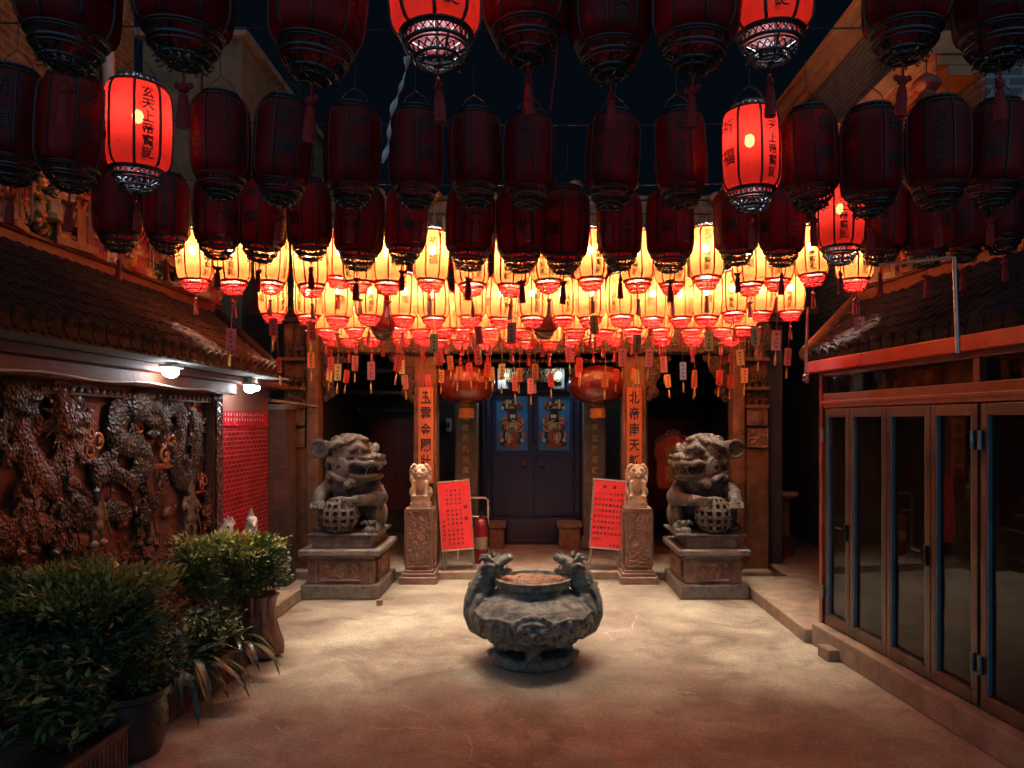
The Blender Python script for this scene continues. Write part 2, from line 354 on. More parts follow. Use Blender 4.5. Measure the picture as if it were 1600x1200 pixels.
# front beam
mb = MB(); mb.box(-3.1, 3.1, 9.62, 9.86, 2.9, 3.3); carved(mb, -3.1, 3.1, 2.92, 3.28, 9.61, .03, 9, 3, 220, 16)
for s in (-1, 1):
    carved(mb, min(s*1.26, s*-1.26), max(s*1.26, s*-1.26), 2.72, 2.9, 9.70, .02, 9, 5, 80, 8)
mb.box(-1.26, 1.26, 9.705, 9.8, 2.72, 2.9)
mb.build('front_beam', M_carved, T)
# inner beams seen in the dark bays
for s in (-1, 1):
    for (z, y) in ((2.42, 11.2), (2.16, 12.3), (2.72, 10.7)): MB().box(min(s*1.63, s*2.94), max(s*1.63, s*2.94), y, y+.1, z, z+.07).build('cross_beam', M_wood_dark, T, bevel=.01)
    mb = MB(); mb.box(min(s*1.7, s*2.8), max(s*1.7, s*2.8), 12.62, 12.69, .5, 2.05)
    for i in range(5): mb.box(s*(1.78+.2*i)-.012, s*(1.78+.2*i)+.012, 12.6, 12.62, .5, 2.05)
    mb.build('lattice_screen', M_wood_red, T)
# columns
for s, xc in ((-1, -1.42), (1, 1.335)):
    mb = MB(); mb.box(xc-.155, xc+.155, 9.68, 9.95, .1, 2.9); mb.build('column', M_orange_wood, T, bevel=.03)
for s, x0, x1 in ((-1, -2.93, -2.78), (1, 2.58, 2.74)):
    mb = MB(); mb.box(x0, x1, 9.5, 9.75, .1, 3.3); mb.build('column', M_orange_wood, T, bevel=.02)
M_pier = mat('ochre_carved_pier', (.19, .09, .042), .65, var=.45, scale=8, bump=.4, bscale=50)
for s, x0, x1 in ((-1, -3.26, -2.94), (1, 2.75, 3.06)):
    mb = MB(); mb.box(x0, x1, 9.56, 9.74, .1, 1.66); mb.box(x0, x1, 9.64, 9.74, 1.661, 3.3)
    mb.box(x0, x1, 9.5, 9.63, 2.18, 2.23); mb.box(x0, x1, 9.5, 9.63, 2.42, 2.46); mb.box(x0, x1, 9.5, 9.63, 2.8, 2.84)
    pier = mb.build('carved_pier', M_pier, T, bevel=.006)
    mb = MB(); carved(mb, x0+.02, x1-.02, 1.68, 1.93, 9.53, .03, 16, 2, 24, 20); mb.box(x0+.02, x1-.02, 9.535, 9.63, 1.68, 1.93)
    mb.lathe([(.075, 0), (.09, .015), (.06, .03), (.03, .035)], 20, 0, Matrix.Translation(((x0+x1)/2, 9.54, 2.06)) @ Matrix.Rotation(R(90), 4, 'X'))
    mb.box(x0+.02, x1-.02, 9.54, 9.63, 1.96, 2.17)
    mb.build('carved_block', M_stone_red, pier)
    for zz in (2.23, 2.46, 2.84):
        for k in range(3):
            xx = x0 + .06 + k*(x1-x0-.12)/2; h = .16 if zz < 2.8 else .24
            mb = MB(); mb.lathe([(.04, 0), (.042, h*.2), (.030, h*.55), (.018, h*.66), (.026, h*.72), (.026, h*.85), (.004, h)], 9, 0, Matrix.Translation((xx, 9.585, zz)))
            for sg in (-1, 1): mb.tube([(xx + sg*.028, 9.58, zz + h*.55), (xx + sg*.045, 9.56, zz + h*.4), (xx + sg*.01, 9.54, zz + h*.42)], [.014, .014, .008], 6)
            mb.build('niche_figure', M_carved, pier, smooth=50)
# scroll brackets under the beam
for xc, s in ((-2.70, 1), (-1.64, -1), (1.56, 1), (2.50, -1)):
    mb = MB()
    for (dx, dz, r) in ((0, 2.82, .13), (.02, 2.66, .12), (-.02, 2.52, .10), (.10, 2.84, .11), (.19, 2.86, .08), (.02, 2.40, .085), (.10, 2.72, .09), (-.04, 2.31, .05)):
        mb.ell((xc + s*dx, 9.72, dz), (r, .06, r))
    for i, (dx, dz, r) in enumerate(((.02, 2.78, .07), (.0, 2.6, .07), (.03, 2.42, .05), (.13, 2.83, .055))):
        pts = [(xc + s*dx + r*(1-.1*k/2)*cos(k*.7), 9.665, dz + r*(1-.1*k/2)*sin(k*.7)) for k in range(16)]; mb.tube(pts, .014, 6)
    mb.blob('scroll_bracket', M_carved, T, .012, 1)
# inner stone columns with gold couplets
for xc, st in ((-1.0, '北極照臨光萬國'), (.92, '南天普蔭澤群黎')):
    mb = MB(); mb.box(xc-.17, xc+.17, 10.95, 11.25, .1, 3.3); mb.box(xc-.21, xc+.21, 10.9, 11.3, .1, .3)
    c = mb.build('stone_column', M_col_grey, T, bevel=.03)
    mb = MB(); mb.text(st, lambda u, v: (xc + u, 10.944, 2.08 + v), .10, .158); mb.build('gold_lettering', M_gold, c)
# doors
M_door = mat('dark_violet_door', (.020, .024, .075), .32, var=.25, scale=5, bump=.08, bscale=20)
M_dblue = mat('blue_door_panel', (.03, .17, .42), .35, var=.3, scale=4)
mb = MB(); mb.box(-.80, -.66, 11.52, 11.70, .1, 2.5); mb.box(.66, .80, 11.52, 11.70, .1, 2.5); mb.box(-.80, .80, 11.5, 11.72, 2.49, 2.62)
mb.box(-.735, -.70, 11.50, 11.52, .1, 2.48); mb.box(.70, .735, 11.50, 11.52, .1, 2.48)
mb.build('door_frame', M_door, T, bevel=.008)
mb = MB(); mb.box(-.42, .42, 11.45, 11.52, .1, .50); mb.box(-.36, .36, 11.44, 11.452, .16, .18); mb.box(-.36, .36, 11.44, 11.452, .42, .44); mb.box(-.36, -.34, 11.44, 11.452, .18, .42); mb.box(.34, .36, 11.44, 11.452, .18, .42)
mb.box(-.66, .66, 11.53, 11.64, .10, .50)
mb.build('door_threshold', M_door, T, bevel=.006)
PAINT = [mat('painted_gold', (.60, .40, .14), .4), mat('painted_red', (.36, .07, .04), .4), mat('painted_black', (.015, .015, .02), .4), mat('painted_cream', (.62, .55, .42), .45), mat('painted_green', (.06, .14, .11), .4)]
def rect_ring(mb, x0, x1, z0, z1, y, w_, t):
    mb.box(x0, x1, y, y+t, z0, z0+w_); mb.box(x0, x1, y, y+t, z1-w_, z1); mb.box(x0, x0+w_, y, y+t, z0+w_, z1-w_); mb.box(x1-w_, x1, y, y+t, z0+w_, z1-w_)
for s in (-1, 1):
    x0, x1 = (-.655, -.004) if s < 0 else (.004, .655)
    mb = MB(); mb.box(x0, x1, 11.58, 11.63, .5, 2.49); rect_ring(mb, x0+.02, x1-.02, 1.50, 2.47, 11.562, .06, .018); mb.box(x0+.02, x1-.02, 11.57, 11.58, .54, 1.44)
    leaf = mb.build('door_leaf', M_door, T, bevel=.006)
    mb = MB(); mb.box(x0+.082, x1-.082, 11.571, 11.58, 1.562, 2.408); mb.build('blue_panel', M_dblue, leaf)
    # a guardian in armour, built up of flat painted shapes
    cx = (x0+x1)/2; mb = MB(); q = random.Random(3)
    def disc(px_, pz, rx, rz, mi, y, n=14, rot=0):
        mb.prism([(rx*cos(2*pi*k/n)*cos(rot) - rz*sin(2*pi*k/n)*sin(rot), rx*cos(2*pi*k/n)*sin(rot) + rz*sin(2*pi*k/n)*cos(rot)) for k in range(n)],
                 lambda u, v, h: (cx + s*(px_) + s*u, y + .004 - h, pz + v), .004, mi)
    for (ax, az, arx, arz, am) in ((0, 2.25, .17, .09, 2), (0, 2.09, .085, .10, 2), (0, 1.93, .17, .11, 2), (0, 1.78, .145, .15, 2), (.03, 1.66, .17, .05, 2)): disc(ax, az, arx, arz, am, 11.567)
    disc(0, 1.93, .14, .085, 1, 11.564); disc(0, 1.93, .095, .07, 0, 11.562); disc(0, 1.79, .115, .12, 4, 11.564); disc(-.03, 1.76, .06, .11, 1, 11.561, rot=.2); disc(.06, 1.76, .045, .10, 0, 11.561, rot=-.2)
    def arc(px_, pz, r_, a0, a1, w_, mi, y, m_=10):
        out = [(r_*cos(a0+(a1-a0)*k/m_), r_*sin(a0+(a1-a0)*k/m_)) for k in range(m_+1)] + [((r_-w_*sin(pi*k/m_))*cos(a0+(a1-a0)*k/m_), (r_-w_*sin(pi*k/m_))*sin(a0+(a1-a0)*k/m_)) for k in range(m_-1, 0, -1)]
        mb.prism(out, lambda u, v, h: (cx + s*(px_+u), y + .004 - h, pz + v), .004, mi)
    for k in range(11): disc(-.15 + .03*k, 2.27 + .05*sin(k*2.3), .022, .03, q.choice((1, 1, 4, 0)), 11.562, 9)
    for k in range(4): arc(-.03 + .02*k, 2.19, .10 - .02*k, .3, 2.8, .02, (1, 2, 0, 1)[k], 11.560 - .002*k)
    disc(-.01, 2.10, .045, .052, 3, 11.554, 12); disc(-.01, 2.135, .04, .014, 2, 11.552); disc(-.01, 2.058, .022, .018, 2, 11.551)
    for sg in (-1, 1):
        disc(sg*.09 - .01, 2.10, .022, .03, 1, 11.560, 9); disc(sg*.13, 2.04, .045, .05, 1, 11.561, rot=sg*.6); arc(sg*.12, 2.02, .06, 1.2 - sg*.9, 3.4 - sg*.9, .025, 0, 11.556)
        arc(sg*.09, 1.93, .08, 1.5 - sg*1.2, 4.0 - sg*1.2, .022, 0, 11.555); arc(sg*.10, 1.80, .12, -1.3 if sg > 0 else 2.2, .9 if sg > 0 else 4.4, .03, 1, 11.557); arc(sg*.085, 1.80, .10, -1.2 if sg > 0 else 2.3, .8 if sg > 0 else 4.3, .016, 0, 11.553)
        disc(sg*.07, 1.645, .055, .028, 1, 11.557, rot=sg*.2); disc(sg*.155, 1.72, .03, .022, 3, 11.556, rot=-sg*.5)
    arc(0, 1.98, .06, 3.3, 6.1, .03, 0, 11.553); disc(0, 1.90, .045, .03, 4, 11.556); arc(0, 1.90, .07, .2, 2.9, .02, 0, 11.552)
    disc(0, 1.80, .03, .07, 1, 11.558)
    for k in range(8): disc(.0 + .032*(k % 3) + .01*(k//3), 1.73 + .032*(k//3), .011, .012, 3, 11.552, 8)
    disc(.05, 1.98, .006, .34, 2, 11.549, rot=.10); disc(.08, 2.29, .016, .08, 0, 11.549, rot=.1); disc(-.07, 2.0, .10, .012, 0, 11.550, rot=.5)
    disc(0, 1.60, .022, .05, 1, 11.556)
    mb.build('guardian_figure', PAINT, leaf)
    mb = MB(); xx = s*.14; mb.lathe([(.045, 0), (.045, .012), (.02, .03)], 16, 0, Matrix.Translation((xx, 11.568, 1.33)) @ Matrix.Rotation(R(90), 4, 'X'))
    mb.tube([(xx + .045*cos(a), 11.54, 1.29 + .05*sin(a)) for a in [2*pi*k/16 for k in range(16)]], .008, 6, closed=True)
    mb.build('ring_pull', mat('old_brass', (.12, .085, .05), .45, metal=.7), leaf, smooth=40)
# lintel carving
mb = MB(); mb.box(-.43, .43, 11.40, 11.5, 2.63, 3.1); carved(mb, -.43, .43, 2.66, 3.08, 11.395, .04, 14, 8, 60, 30)
for k in range(22): mb.ell((-.41 + .039*k, 11.39, 2.635 + .008*sin(k*3)), (.02, .02, .016), n=8, k=6)
mb.build('lintel_carving', mat('gilt_carving', (.10, .06, .025), .5, metal=.3, var=.6, scale=30, bump=.6, bscale=60), T)
# two square door stones
for xc in (-.60, .55):
    g = thing('door_stone', ('square block of worn stone by the door, beside the fire extinguisher' if xc < 0 else 'square block of worn stone by the door, behind the silver framed red board'), 'stone block', (xc, 11.2, .1), group='door stones')
    mb = MB(); mb.box(xc-.16, xc+.16, 11.02, 11.40, .1, .42); mb.build('block', M_stone_red, g, bevel=.012)
    mb = MB(); mb.box(xc-.19, xc+.19, 10.98, 11.40, .42, .49); mb.build('cap', M_stone_dark, g, bevel=.015)
# tiled roof of the hall, ridge with glazed ornament
def barrel_roof(mb, t0, t1, y0, z0, y1, z1, pitch, rad, fn, seg=.22, mi=0, endcap=True):
    """fn(t, y, z) -> xyz ; eave at y0,z0 rising to y1,z1"""
    n = max(1, round((t1 - t0) / pitch)); L_ = math.hypot(y1-y0, z1-z0); ns = max(2, round(L_/seg)); dy, dz = (y1-y0)/L_, (z1-z0)/L_; ny, nz_ = -dz, dy
    if ny*0 + nz_ < 0: ny, nz_ = -ny, -nz_
    mb.add([fn(t0, y0, z0), fn(t1, y0, z0), fn(t1, y1, z1), fn(t0, y1, z1), fn(t0, y0 - ny*.03, z0 - nz_*.03), fn(t1, y0 - ny*.03, z0 - nz_*.03), fn(t1, y1 - ny*.03, z1 - nz_*.03), fn(t0, y1 - ny*.03, z1 - nz_*.03)],
           [(0,1,2,3), (7,6,5,4), (0,4,5,1), (1,5,6,2), (2,6,7,3), (3,7,4,0)], mi)
    q = random.Random(5)
    for i in range(n + 1):
        t = t0 + (t1-t0)*i/n; jt = q.uniform(-.006, .006)
        for k in range(ns):
            s0 = L_*k/ns; s1 = L_*(k+1)/ns + .02; r0 = rad*q.uniform(1.02, 1.1); r1 = rad*.88; vs = []; m_ = 6
            for (ss, rr) in ((s0, r0), (s1, r1)):
                for j in range(m_ + 1):
                    a = pi*j/m_; h = rr*sin(a) + .004*k*0
                    vs.append(fn(t + jt + rr*cos(a), y0 + dy*ss + ny*h, z0 + dz*ss + nz_*h))
            mb.add(vs, [(j, j+1, m_+1+j+1, m_+1+j) for j in range(m_)] + [tuple(range(m_, -1, -1))], mi)
        if endcap:
            # round end tile and a hanging drip tile between the barrels
            vs = [fn(t + rad*1.06*cos(2*pi*j/10), y0 - .012, z0 + rad*.35 + rad*1.06*sin(2*pi*j/10)) for j in range(10)] + [fn(t + rad*1.06*cos(2*pi*j/10), y0 + .02, z0 + rad*.35 + rad*1.06*sin(2*pi*j/10)) for j in range(10)]
            mb.add(vs, [tuple(range(10)), tuple(range(19, 9, -1))] + [(j, (j+1) % 10, 10 + (j+1) % 10, 10 + j) for j in range(10)], mi)
            if i < n:
                tm = t + pitch*.5; w_ = pitch*.42
                pr = [(-w_, .0), (-w_*.7, -.035), (0, -.06), (w_*.7, -.035), (w_, 0)]
                vs = [fn(tm + a, y0 - .006, z0 + b + .005) for a, b in pr] + [fn(tm + a, y0 + .01, z0 + b + .005) for a, b in pr]
                mb.add(vs, [(0,1,2,3,4), (9,8,7,6,5)] + [(j, (j+1) % 5, 5 + (j+1) % 5, 5 + j) for j in range(5)], mi)
    return mb
mb = MB(); barrel_roof(mb, -3.6, 3.6, 9.42, 3.42, 11.6, 4.75, .17, .055, lambda t, y, z: (t, y, z), .35)
roof = mb.build('roof', M_tile, T, smooth=50)
mb = MB(); mb.box(-3.5, 3.5, 11.55, 11.8, 4.72, 4.9); mb.box(-3.5, 3.5, 11.62, 11.78, 4.9, 5.5); mb.box(-3.55, 3.55, 11.55, 11.85, 5.5, 5.56); carved(mb, -3.4, 3.4, 4.92, 5.48, 11.61, .07, 6, 4, 240, 24)
mb.build('ridge', mat('glazed_ridge', (.12, .10, .05), .4, var=.6, scale=9, coat=.3), roof)
mb = MB()
q = random.Random(9)
for k in range(46):
    xx = -3.3 + 6.6*k/45; h = q.uniform(.2, .42)
    mb.lathe([(.07, 0), (.055, h*.5), (.03, h*.65), (.042, h*.8), (.005, h)], 9, 0, Matrix.Translation((xx, 11.5, 4.92)))
    if k % 3 == 0: mb.ell((xx, 11.48, 5.6 + .1*sin(k)), (.12, .08, .09), n=8, k=6)
mb.build('ridge_carving', mat('glazed_figures', (.26, .17, .06), .35, var=.7, scale=12, coat=.4), roof, smooth=50)

# lamps over the door
M_bulb_cool = emit('cool_bulb', (.80, .93, 1.0), 70)
for xc, lb in ((-.46, 'bare white bulb on the lintel above the left door leaf'), (.395, 'bare white bulb on the lintel above the right door leaf')):
    g = thing('door_lamp', lb, 'lamp', (xc, 11.36, 2.72), group='bare bulbs over the door')
    mb = MB(); mb.box(xc-.09, xc+.09, 11.44, 11.495, 2.52, 2.84); mb.build('back_plate', mat('grey_plate', (.16, .18, .19), .5), g, bevel=.006)
    mb = MB(); mb.tube([(xc, 11.44, 2.76), (xc, 11.36, 2.76)], .022, 10); mb.build('socket', M_white, g, smooth=40)
    mb = MB(); mb.ell((xc, 11.32, 2.73), (.036, .036, .042)); mb.build('bulb', M_bulb_cool, g, smooth=60)

# ================================================================= couplet boards on the front columns
M_cop = mat('orange_red_lacquer', (.62, .13, .035), .45, var=.12, scale=12)
for xc, st, lb in ((-1.405, '玉霊金闕壯威', 'tall narrow orange board with black characters starting 玉 on a column'), (1.325, '北帝南天新顯', 'tall narrow orange board with black characters starting 北 on a column')):
    g = thing('couplet_board', lb, 'couplet board', (xc, 9.62, 1.2), group='couplet boards on the front columns')
    mb = MB(); mb.box(xc-.098, xc+.098, 9.635, 9.672, 1.2, 2.46); b = mb.build('board', M_cop, g, bevel=.006)
    mb = MB(); mb.text(st, lambda u, v: (xc + u*.8, 9.630, 2.325 + v), .172, .208); mb.build('lettering', M_ink, g)

# ================================================================= carved stone posts and small lions
for xc, lb, l2 in ((-1.42, 'carved square stone post in front of the 玉 couplet board', 'small pale stone lion sitting on the post in front of the 玉 couplet board'),
               (1.31, 'carved square stone post in front of the 北 couplet board', 'small pale stone lion sitting on the post in front of the 北 couplet board')):
    g = thing('stone_post', lb, 'stone post', (xc, 9.28, 0), group='carved stone posts')
    mb = MB(); mb.box(xc-.235, xc+.235, 9.06, 9.53, 0, .09); mb.box(xc-.21, xc+.21, 9.09, 9.50, .09, .135); mb.box(xc-.19, xc+.19, 9.11, 9.48, .135, .17); mb.build('base', M_stone_red, g, bevel=.012)
    mb = MB(); mb.box(xc-.17, xc+.17, 9.13, 9.46, .17, .93); carved(mb, xc-.145, xc+.145, .21, .90, 9.125, .035, 11, xc, 60, 110)
    for sd in (-1, 1): carved(mb, 9.16, 9.43, .21, .90, xc + sd*.172, .03, 11, 2+xc, 30, 60, face=sd, axis='y')
    mb.build('shaft', M_stone_red, g)
    q = thing('small_stone_lion', l2, 'stone lion', (xc, 9.30, .93), group='small lions on posts', local=True)
    mb = MB(); mb.box(-.118, .118, -.105, .125, 0, .065); mb.box(-.108, .108, -.095, .11, .065, .13)
    for sd in (-1, 1): mb.ell((sd*.06, -.1, .06), (.04, .015, .03), n=10, k=6)
    mb.build('plinth', M_stone_pale, q, bevel=.008)
    mb = MB(); mb.box(-.10, .10, -.085, .1, .125, .15)
    mb.ell((0, .03, .27), (.10, .09, .16)); mb.ell((0, -.03, .30), (.085, .07, .10)); mb.ell((0, .0, .43), (.115, .10, .115)); mb.ell((0, -.075, .43), (.066, .06, .055)); mb.ell((0, -.10, .395), (.05, .045, .02))
    for sd in (-1, 1):
        mb.limb([(sd*.07, -.06, .31), (sd*.075, -.075, .2), (sd*.07, -.085, .14)], [.035, .028, .03]); mb.ell((sd*.07, -.1, .145), (.035, .04, .025)); mb.ell((sd*.1, .03, .19), (.05, .08, .07))
        mb.ell((sd*.105, -.01, .36), (.035, .05, .06)); mb.ell((sd*.05, -.1, .485), .026); mb.ell((sd*.03, -.122, .43), .018)
        for k in range(8): a = .5 + k*.38; mb.ell((sd*(.035 + .085*sin(a)), .0 - .03*cos(a), .43 + .11*cos(a)), .03, n=8, k=6)
    mb.blob('lion_body', M_stone_pale, q, .008, 1)

# ================================================================= big guardian lions on pedestals
def lion(s, name, label, loc, scale=1.0):
    """s=+1: head turned towards +x ; s=-1 mirrored"""
    g = thing(name, label, 'stone lion', loc, local=True, group='large guardian lions'); g.scale = (scale,)*3
    X = lambda x, y, z: (s*x, y, z)
    mb = MB()
    mb.ell(X(.0, .16, .36), (.31, .27, .36)); mb.ell(X(.02, .0, .56), (.27, .22, .28)); mb.ell(X(.02, -.10, .60), (.22, .16, .20))
    # head in three-quarter profile: local frame looks along -y, turned by ang about its neck
    ang = R(60); ch_, sh_ = cos(ang), sin(ang)
    def Hd(x, y, z): return X(.03 + x*ch_ - y*sh_, -.05 + x*sh_ + y*ch_, z)
    def he(x, y, z, r_, n=12, k=8): mb.ell(Hd(x, y, z), r_, (0, 0, s*ang), n=n, k=k)
    def ht(pts, rr, n=8): mb.tube([Hd(*p) for p in pts], rr, n)
    he(0, .02, .90, (.225, .23, .20)); he(0, .06, .99, (.235, .24, .15))
    he(0, -.22, .885, (.155, .17, .075)); he(0, -.37, .885, (.095, .06, .06)); he(0, -.06, .735, (.165, .13, .10)); he(0, -.20, .655, (.135, .19, .042)); he(0, -.36, .665, (.10, .05, .04))
    he(0, -.41, .80, (.045, .03, .06), 8, 6)
    for sg in (-1, 1):
        ht([(sg*.19, -.06, .80), (sg*.175, -.20, .845), (sg*.15, -.30, .815), (sg*.11, -.385, .83), (sg*.03, -.425, .815)], [.03, .036, .034, .034, .028])
        ht([(sg*.18, -.08, .70), (sg*.155, -.22, .665), (sg*.12, -.34, .672), (sg*.04, -.40, .69)], [.026, .028, .028, .022])
        he(sg*.06, -.415, .90, (.035, .035, .032), 8, 6); he(sg*.115, -.20, .955, (.055, .055, .05)); he(sg*.14, -.235, .955, (.028, .03, .028), 8, 6)
        ht([(sg*.19, -.12, .97), (sg*.15, -.22, 1.02), (sg*.09, -.28, .99), (sg*.03, -.30, .95)], [.03, .045, .04, .025])
        for k in range(5): he(sg*(.16 - .012*k), -.13 - .05*k, .905 - .005*k, (.026, .028, .024), 8, 6)
        for k in range(6): he(sg*(.165 - .012*k), -.12 - .048*k, .785, (.016, .018, .022), 8, 6)
        ht([(sg*.125, -.335, .80), (sg*.13, -.345, .735)], [.022, .006], 6); ht([(sg*.12, -.31, .68), (sg*.125, -.32, .75)], [.02, .006], 6)
        for rr in (.115, .080, .046):
            ht([(sg*(.215 + .05*(.12-rr)*4), .0 + rr*cos(a), .765 + rr*sin(a)) for a in [2*pi*k/18 for k in range(19)]], .020, 6)
        he(sg*.17, .0, .765, (.06, .12, .12))
        he(sg*.235, .29, .985, (.020, .135, .10)); ht([(sg*.20, .0, 1.02), (sg*.235, .16, 1.05), (sg*.245, .32, 1.085)], [.045, .034, .022])
        ht([(sg*.258, .29 + .135*cos(a), .985 + .10*sin(a)) for a in [2*pi*k/22 for k in range(23)]], .025, 6)
    q = random.Random(4)
    for k in range(95):      # rows of curls over the crown and nape
        a = q.uniform(0, 2*pi); t = q.random()**.7; r_ = math.sqrt(max(0, 1 - t*t)); y_ = .06 + .25*r_*sin(a)
        if y_ < -.10 and t < .55: continue
        he(.245*r_*cos(a), y_, .99 + .15*t, (.042, .046, .036), 8, 6)
    for k in range(34):
        a = q.uniform(.15*pi, .85*pi); he(.25*cos(a), .03 + .26*sin(a), q.uniform(.62, .98), (.052, .052, .05), 8, 6)
    # forelegs holding the ball
    mb.limb([X(-.24, -.02, .55), X(-.33, -.14, .46), X(-.31, -.30, .39)], [.10, .085, .07]); mb.ell(X(-.29, -.36, .36), (.09, .075, .055))
    for k in range(4): mb.limb([X(-.36 + .045*k, -.40, .36), X(-.35 + .045*k, -.445, .32)], [.026, .02], 8)
    mb.limb([X(.26, -.02, .54), X(.36, -.10, .42), X(.26, -.24, .40), X(.12, -.34, .40)], [.11, .10, .075, .06]); mb.ell(X(.10, -.36, .40), (.07, .06, .04))
    for k in range(4): mb.limb([X(.13 - .01*k, -.38, .425 - .032*k), X(.05, -.43, .43 - .036*k), X(.0, -.44, .405 - .036*k)], [.026, .022, .015], 8)
    # haunch and hind paws
    mb.ell(X(.30, .05, .20), (.12, .22, .19)); mb.ell(X(-.30, .05, .2), (.11, .22, .19))
    mb.ell(X(.31, -.22, .07), (.10, .16, .07)); mb.ell(X(-.31, -.20, .07), (.09, .15, .07))
    for k in range(4): mb.ell(X(.24 + .047*k, -.36, .055), (.026, .045, .04), n=8, k=6)
    for k in range(6): mb.ell(X(.20 + .03*k, -.30 - .01*k, .13 + .02*(k % 2)), .03, n=8, k=6)
    mb.box(-.40, .40, -.44, .40, -.002, .03)
    # chest strap with bell-like curls
    mb.tube([X(-.25, -.13, .72), X(-.08, -.255, .635), X(.1, -.265, .60), X(.25, -.16, .64)], [.03, .045, .045, .03], 8)
    mb.ell(X(.02, -.28, .57), .05)
    body = mb.blob('lion_body', M_lion, g, .0105, 1)
    # openwork ball: a shell with square windows
    bm_ = MB(); nU, nV, rr = 14, 8, .225; C0 = (s*-.06, -.30, .225)
    def sp(u, v, r_): a = 2*pi*u/nU; t = pi*v/nV; return (C0[0] + r_*sin(t)*cos(a), C0[1] + r_*sin(t)*sin(a), C0[2] - r_*cos(t))
    e = .22
    for i in range(nU):
        for j in range(nV):
            o_ = [(i, j), (i+1, j), (i+1, j+1), (i, j+1)]; n_ = [(i+e, j+e), (i+1-e, j+e), (i+1-e, j+1-e), (i+e, j+1-e)]
            if j in (0, nV-1):
                bm_.add([sp(*p, rr) for p in o_], [(0, 1, 2, 3)]); continue
            vs = [sp(*p, rr) for p in o_] + [sp(*p, rr) for p in n_] + [sp(*p, rr*.86) for p in n_]
            bm_.add(vs, [(k, (k+1) % 4, 4 + (k+1) % 4, 4 + k) for k in range(4)] + [(4+k, 4+(k+1) % 4, 8+(k+1) % 4, 8+k) for k in range(4)])
    ball = bm_.build('openwork_ball', M_lion, g)
    bm_ = MB(); bm_.ell(C0, rr*.80, n=24, k=14); bm_.build('shade_core', M_black, ball, smooth=60)  # solid black core stands in for the shade inside the openwork ball
    return g
M_lion = mat('lion_stone', (.062, .055, .048), .8, var=.55, scale=10, bump=.9, bscale=45, col2=(.155, .135, .115))
def pedestal(x0, x1, label, yb=9.32):
    y0 = 8.30; cx = (x0+x1)/2
    g = thing('lion_pedestal', label, 'pedestal', (cx, (y0+yb)/2, 0), group='pedestals of the large lions')
    mb = MB(); mb.box(x0, x1, y0, yb, 0, .16); mb.build('base_slab', M_stone_dark, g, bevel=.014)
    i = .07; mb = MB(); mb.box(x0+i, x1-i, y0+i, yb-i, .16, .45)
    carved(mb, x0+i+.14, x1-i-.14, .20, .42, y0+i-.004, .05, 9, cx, 60, 30)
    for xx in (x0+i, x1-i-.10):
        for k in range(3): mb.box(xx+.01+.034*k, xx+.03+.034*k, y0+i-.018, y0+i, .18, .43)
    for sd, xx in ((-1, x0+i), (1, x1-i)): carved(mb, y0+i+.1, yb-i-.1, .2, .42, xx + sd*.004, .05, 9, cx+3, 60, 30, face=sd, axis='y')
    mb.build('carved_dado', M_stone_red, g)
    mb = MB(); mb.box(x0+.06, x1-.06, y0+.06, yb-.06, .45, .49); mb.box(x0-.02, x1+.02, y0-.02, yb+.02, .49, .56); mb.build('cornice', M_stone_dark, g, bevel=.016)
    mb = MB(); mb.box(x0+.10, x1-.10, y0+.10, yb-.08, .56, .70); mb.build('top_slab', M_stone_dark, g, bevel=.014)
pedestal(-2.63, -1.74, 'tiered stone pedestal under the large lion whose head turns towards the 玉 board')
pedestal(1.66, 2.44, 'tiered stone pedestal under the large lion whose head turns towards the 北 board')
lion(1, 'guardian_lion', 'large stone lion with open jaws and openwork ball, nearer the red tiled wall', (-2.17, 8.80, .70), 1.0)
lion(-1, 'guardian_lion', 'large stone lion with open jaws and openwork ball, nearer the glass folding doors', (2.03, 8.80, .70), 1.0)

# ================================================================= bronze and stone incense burner
M_urn = mat('weathered_urn_stone', (.095, .105, .102), .55, var=.65, scale=13, bump=.5, bscale=28, col2=(.36, .345, .29))
U = thing('incense_burner', 'round dark stone incense burner with two dragon handles on the courtyard floor', 'incense burner', (0, 6.2, 0), local=True)
mb = MB()
prof = [(.02, .15), (.27, .15), (.36, .185), (.44, .25), (.495, .32), (.52, .39), (.51, .455), (.465, .51), (.39, .55), (.335, .575), (.305, .60), (.305, .625), (.325, .64), (.33, .70), (.285, .70), (.28, .66), (.02, .655)]
mb.lathe(prof, 56)
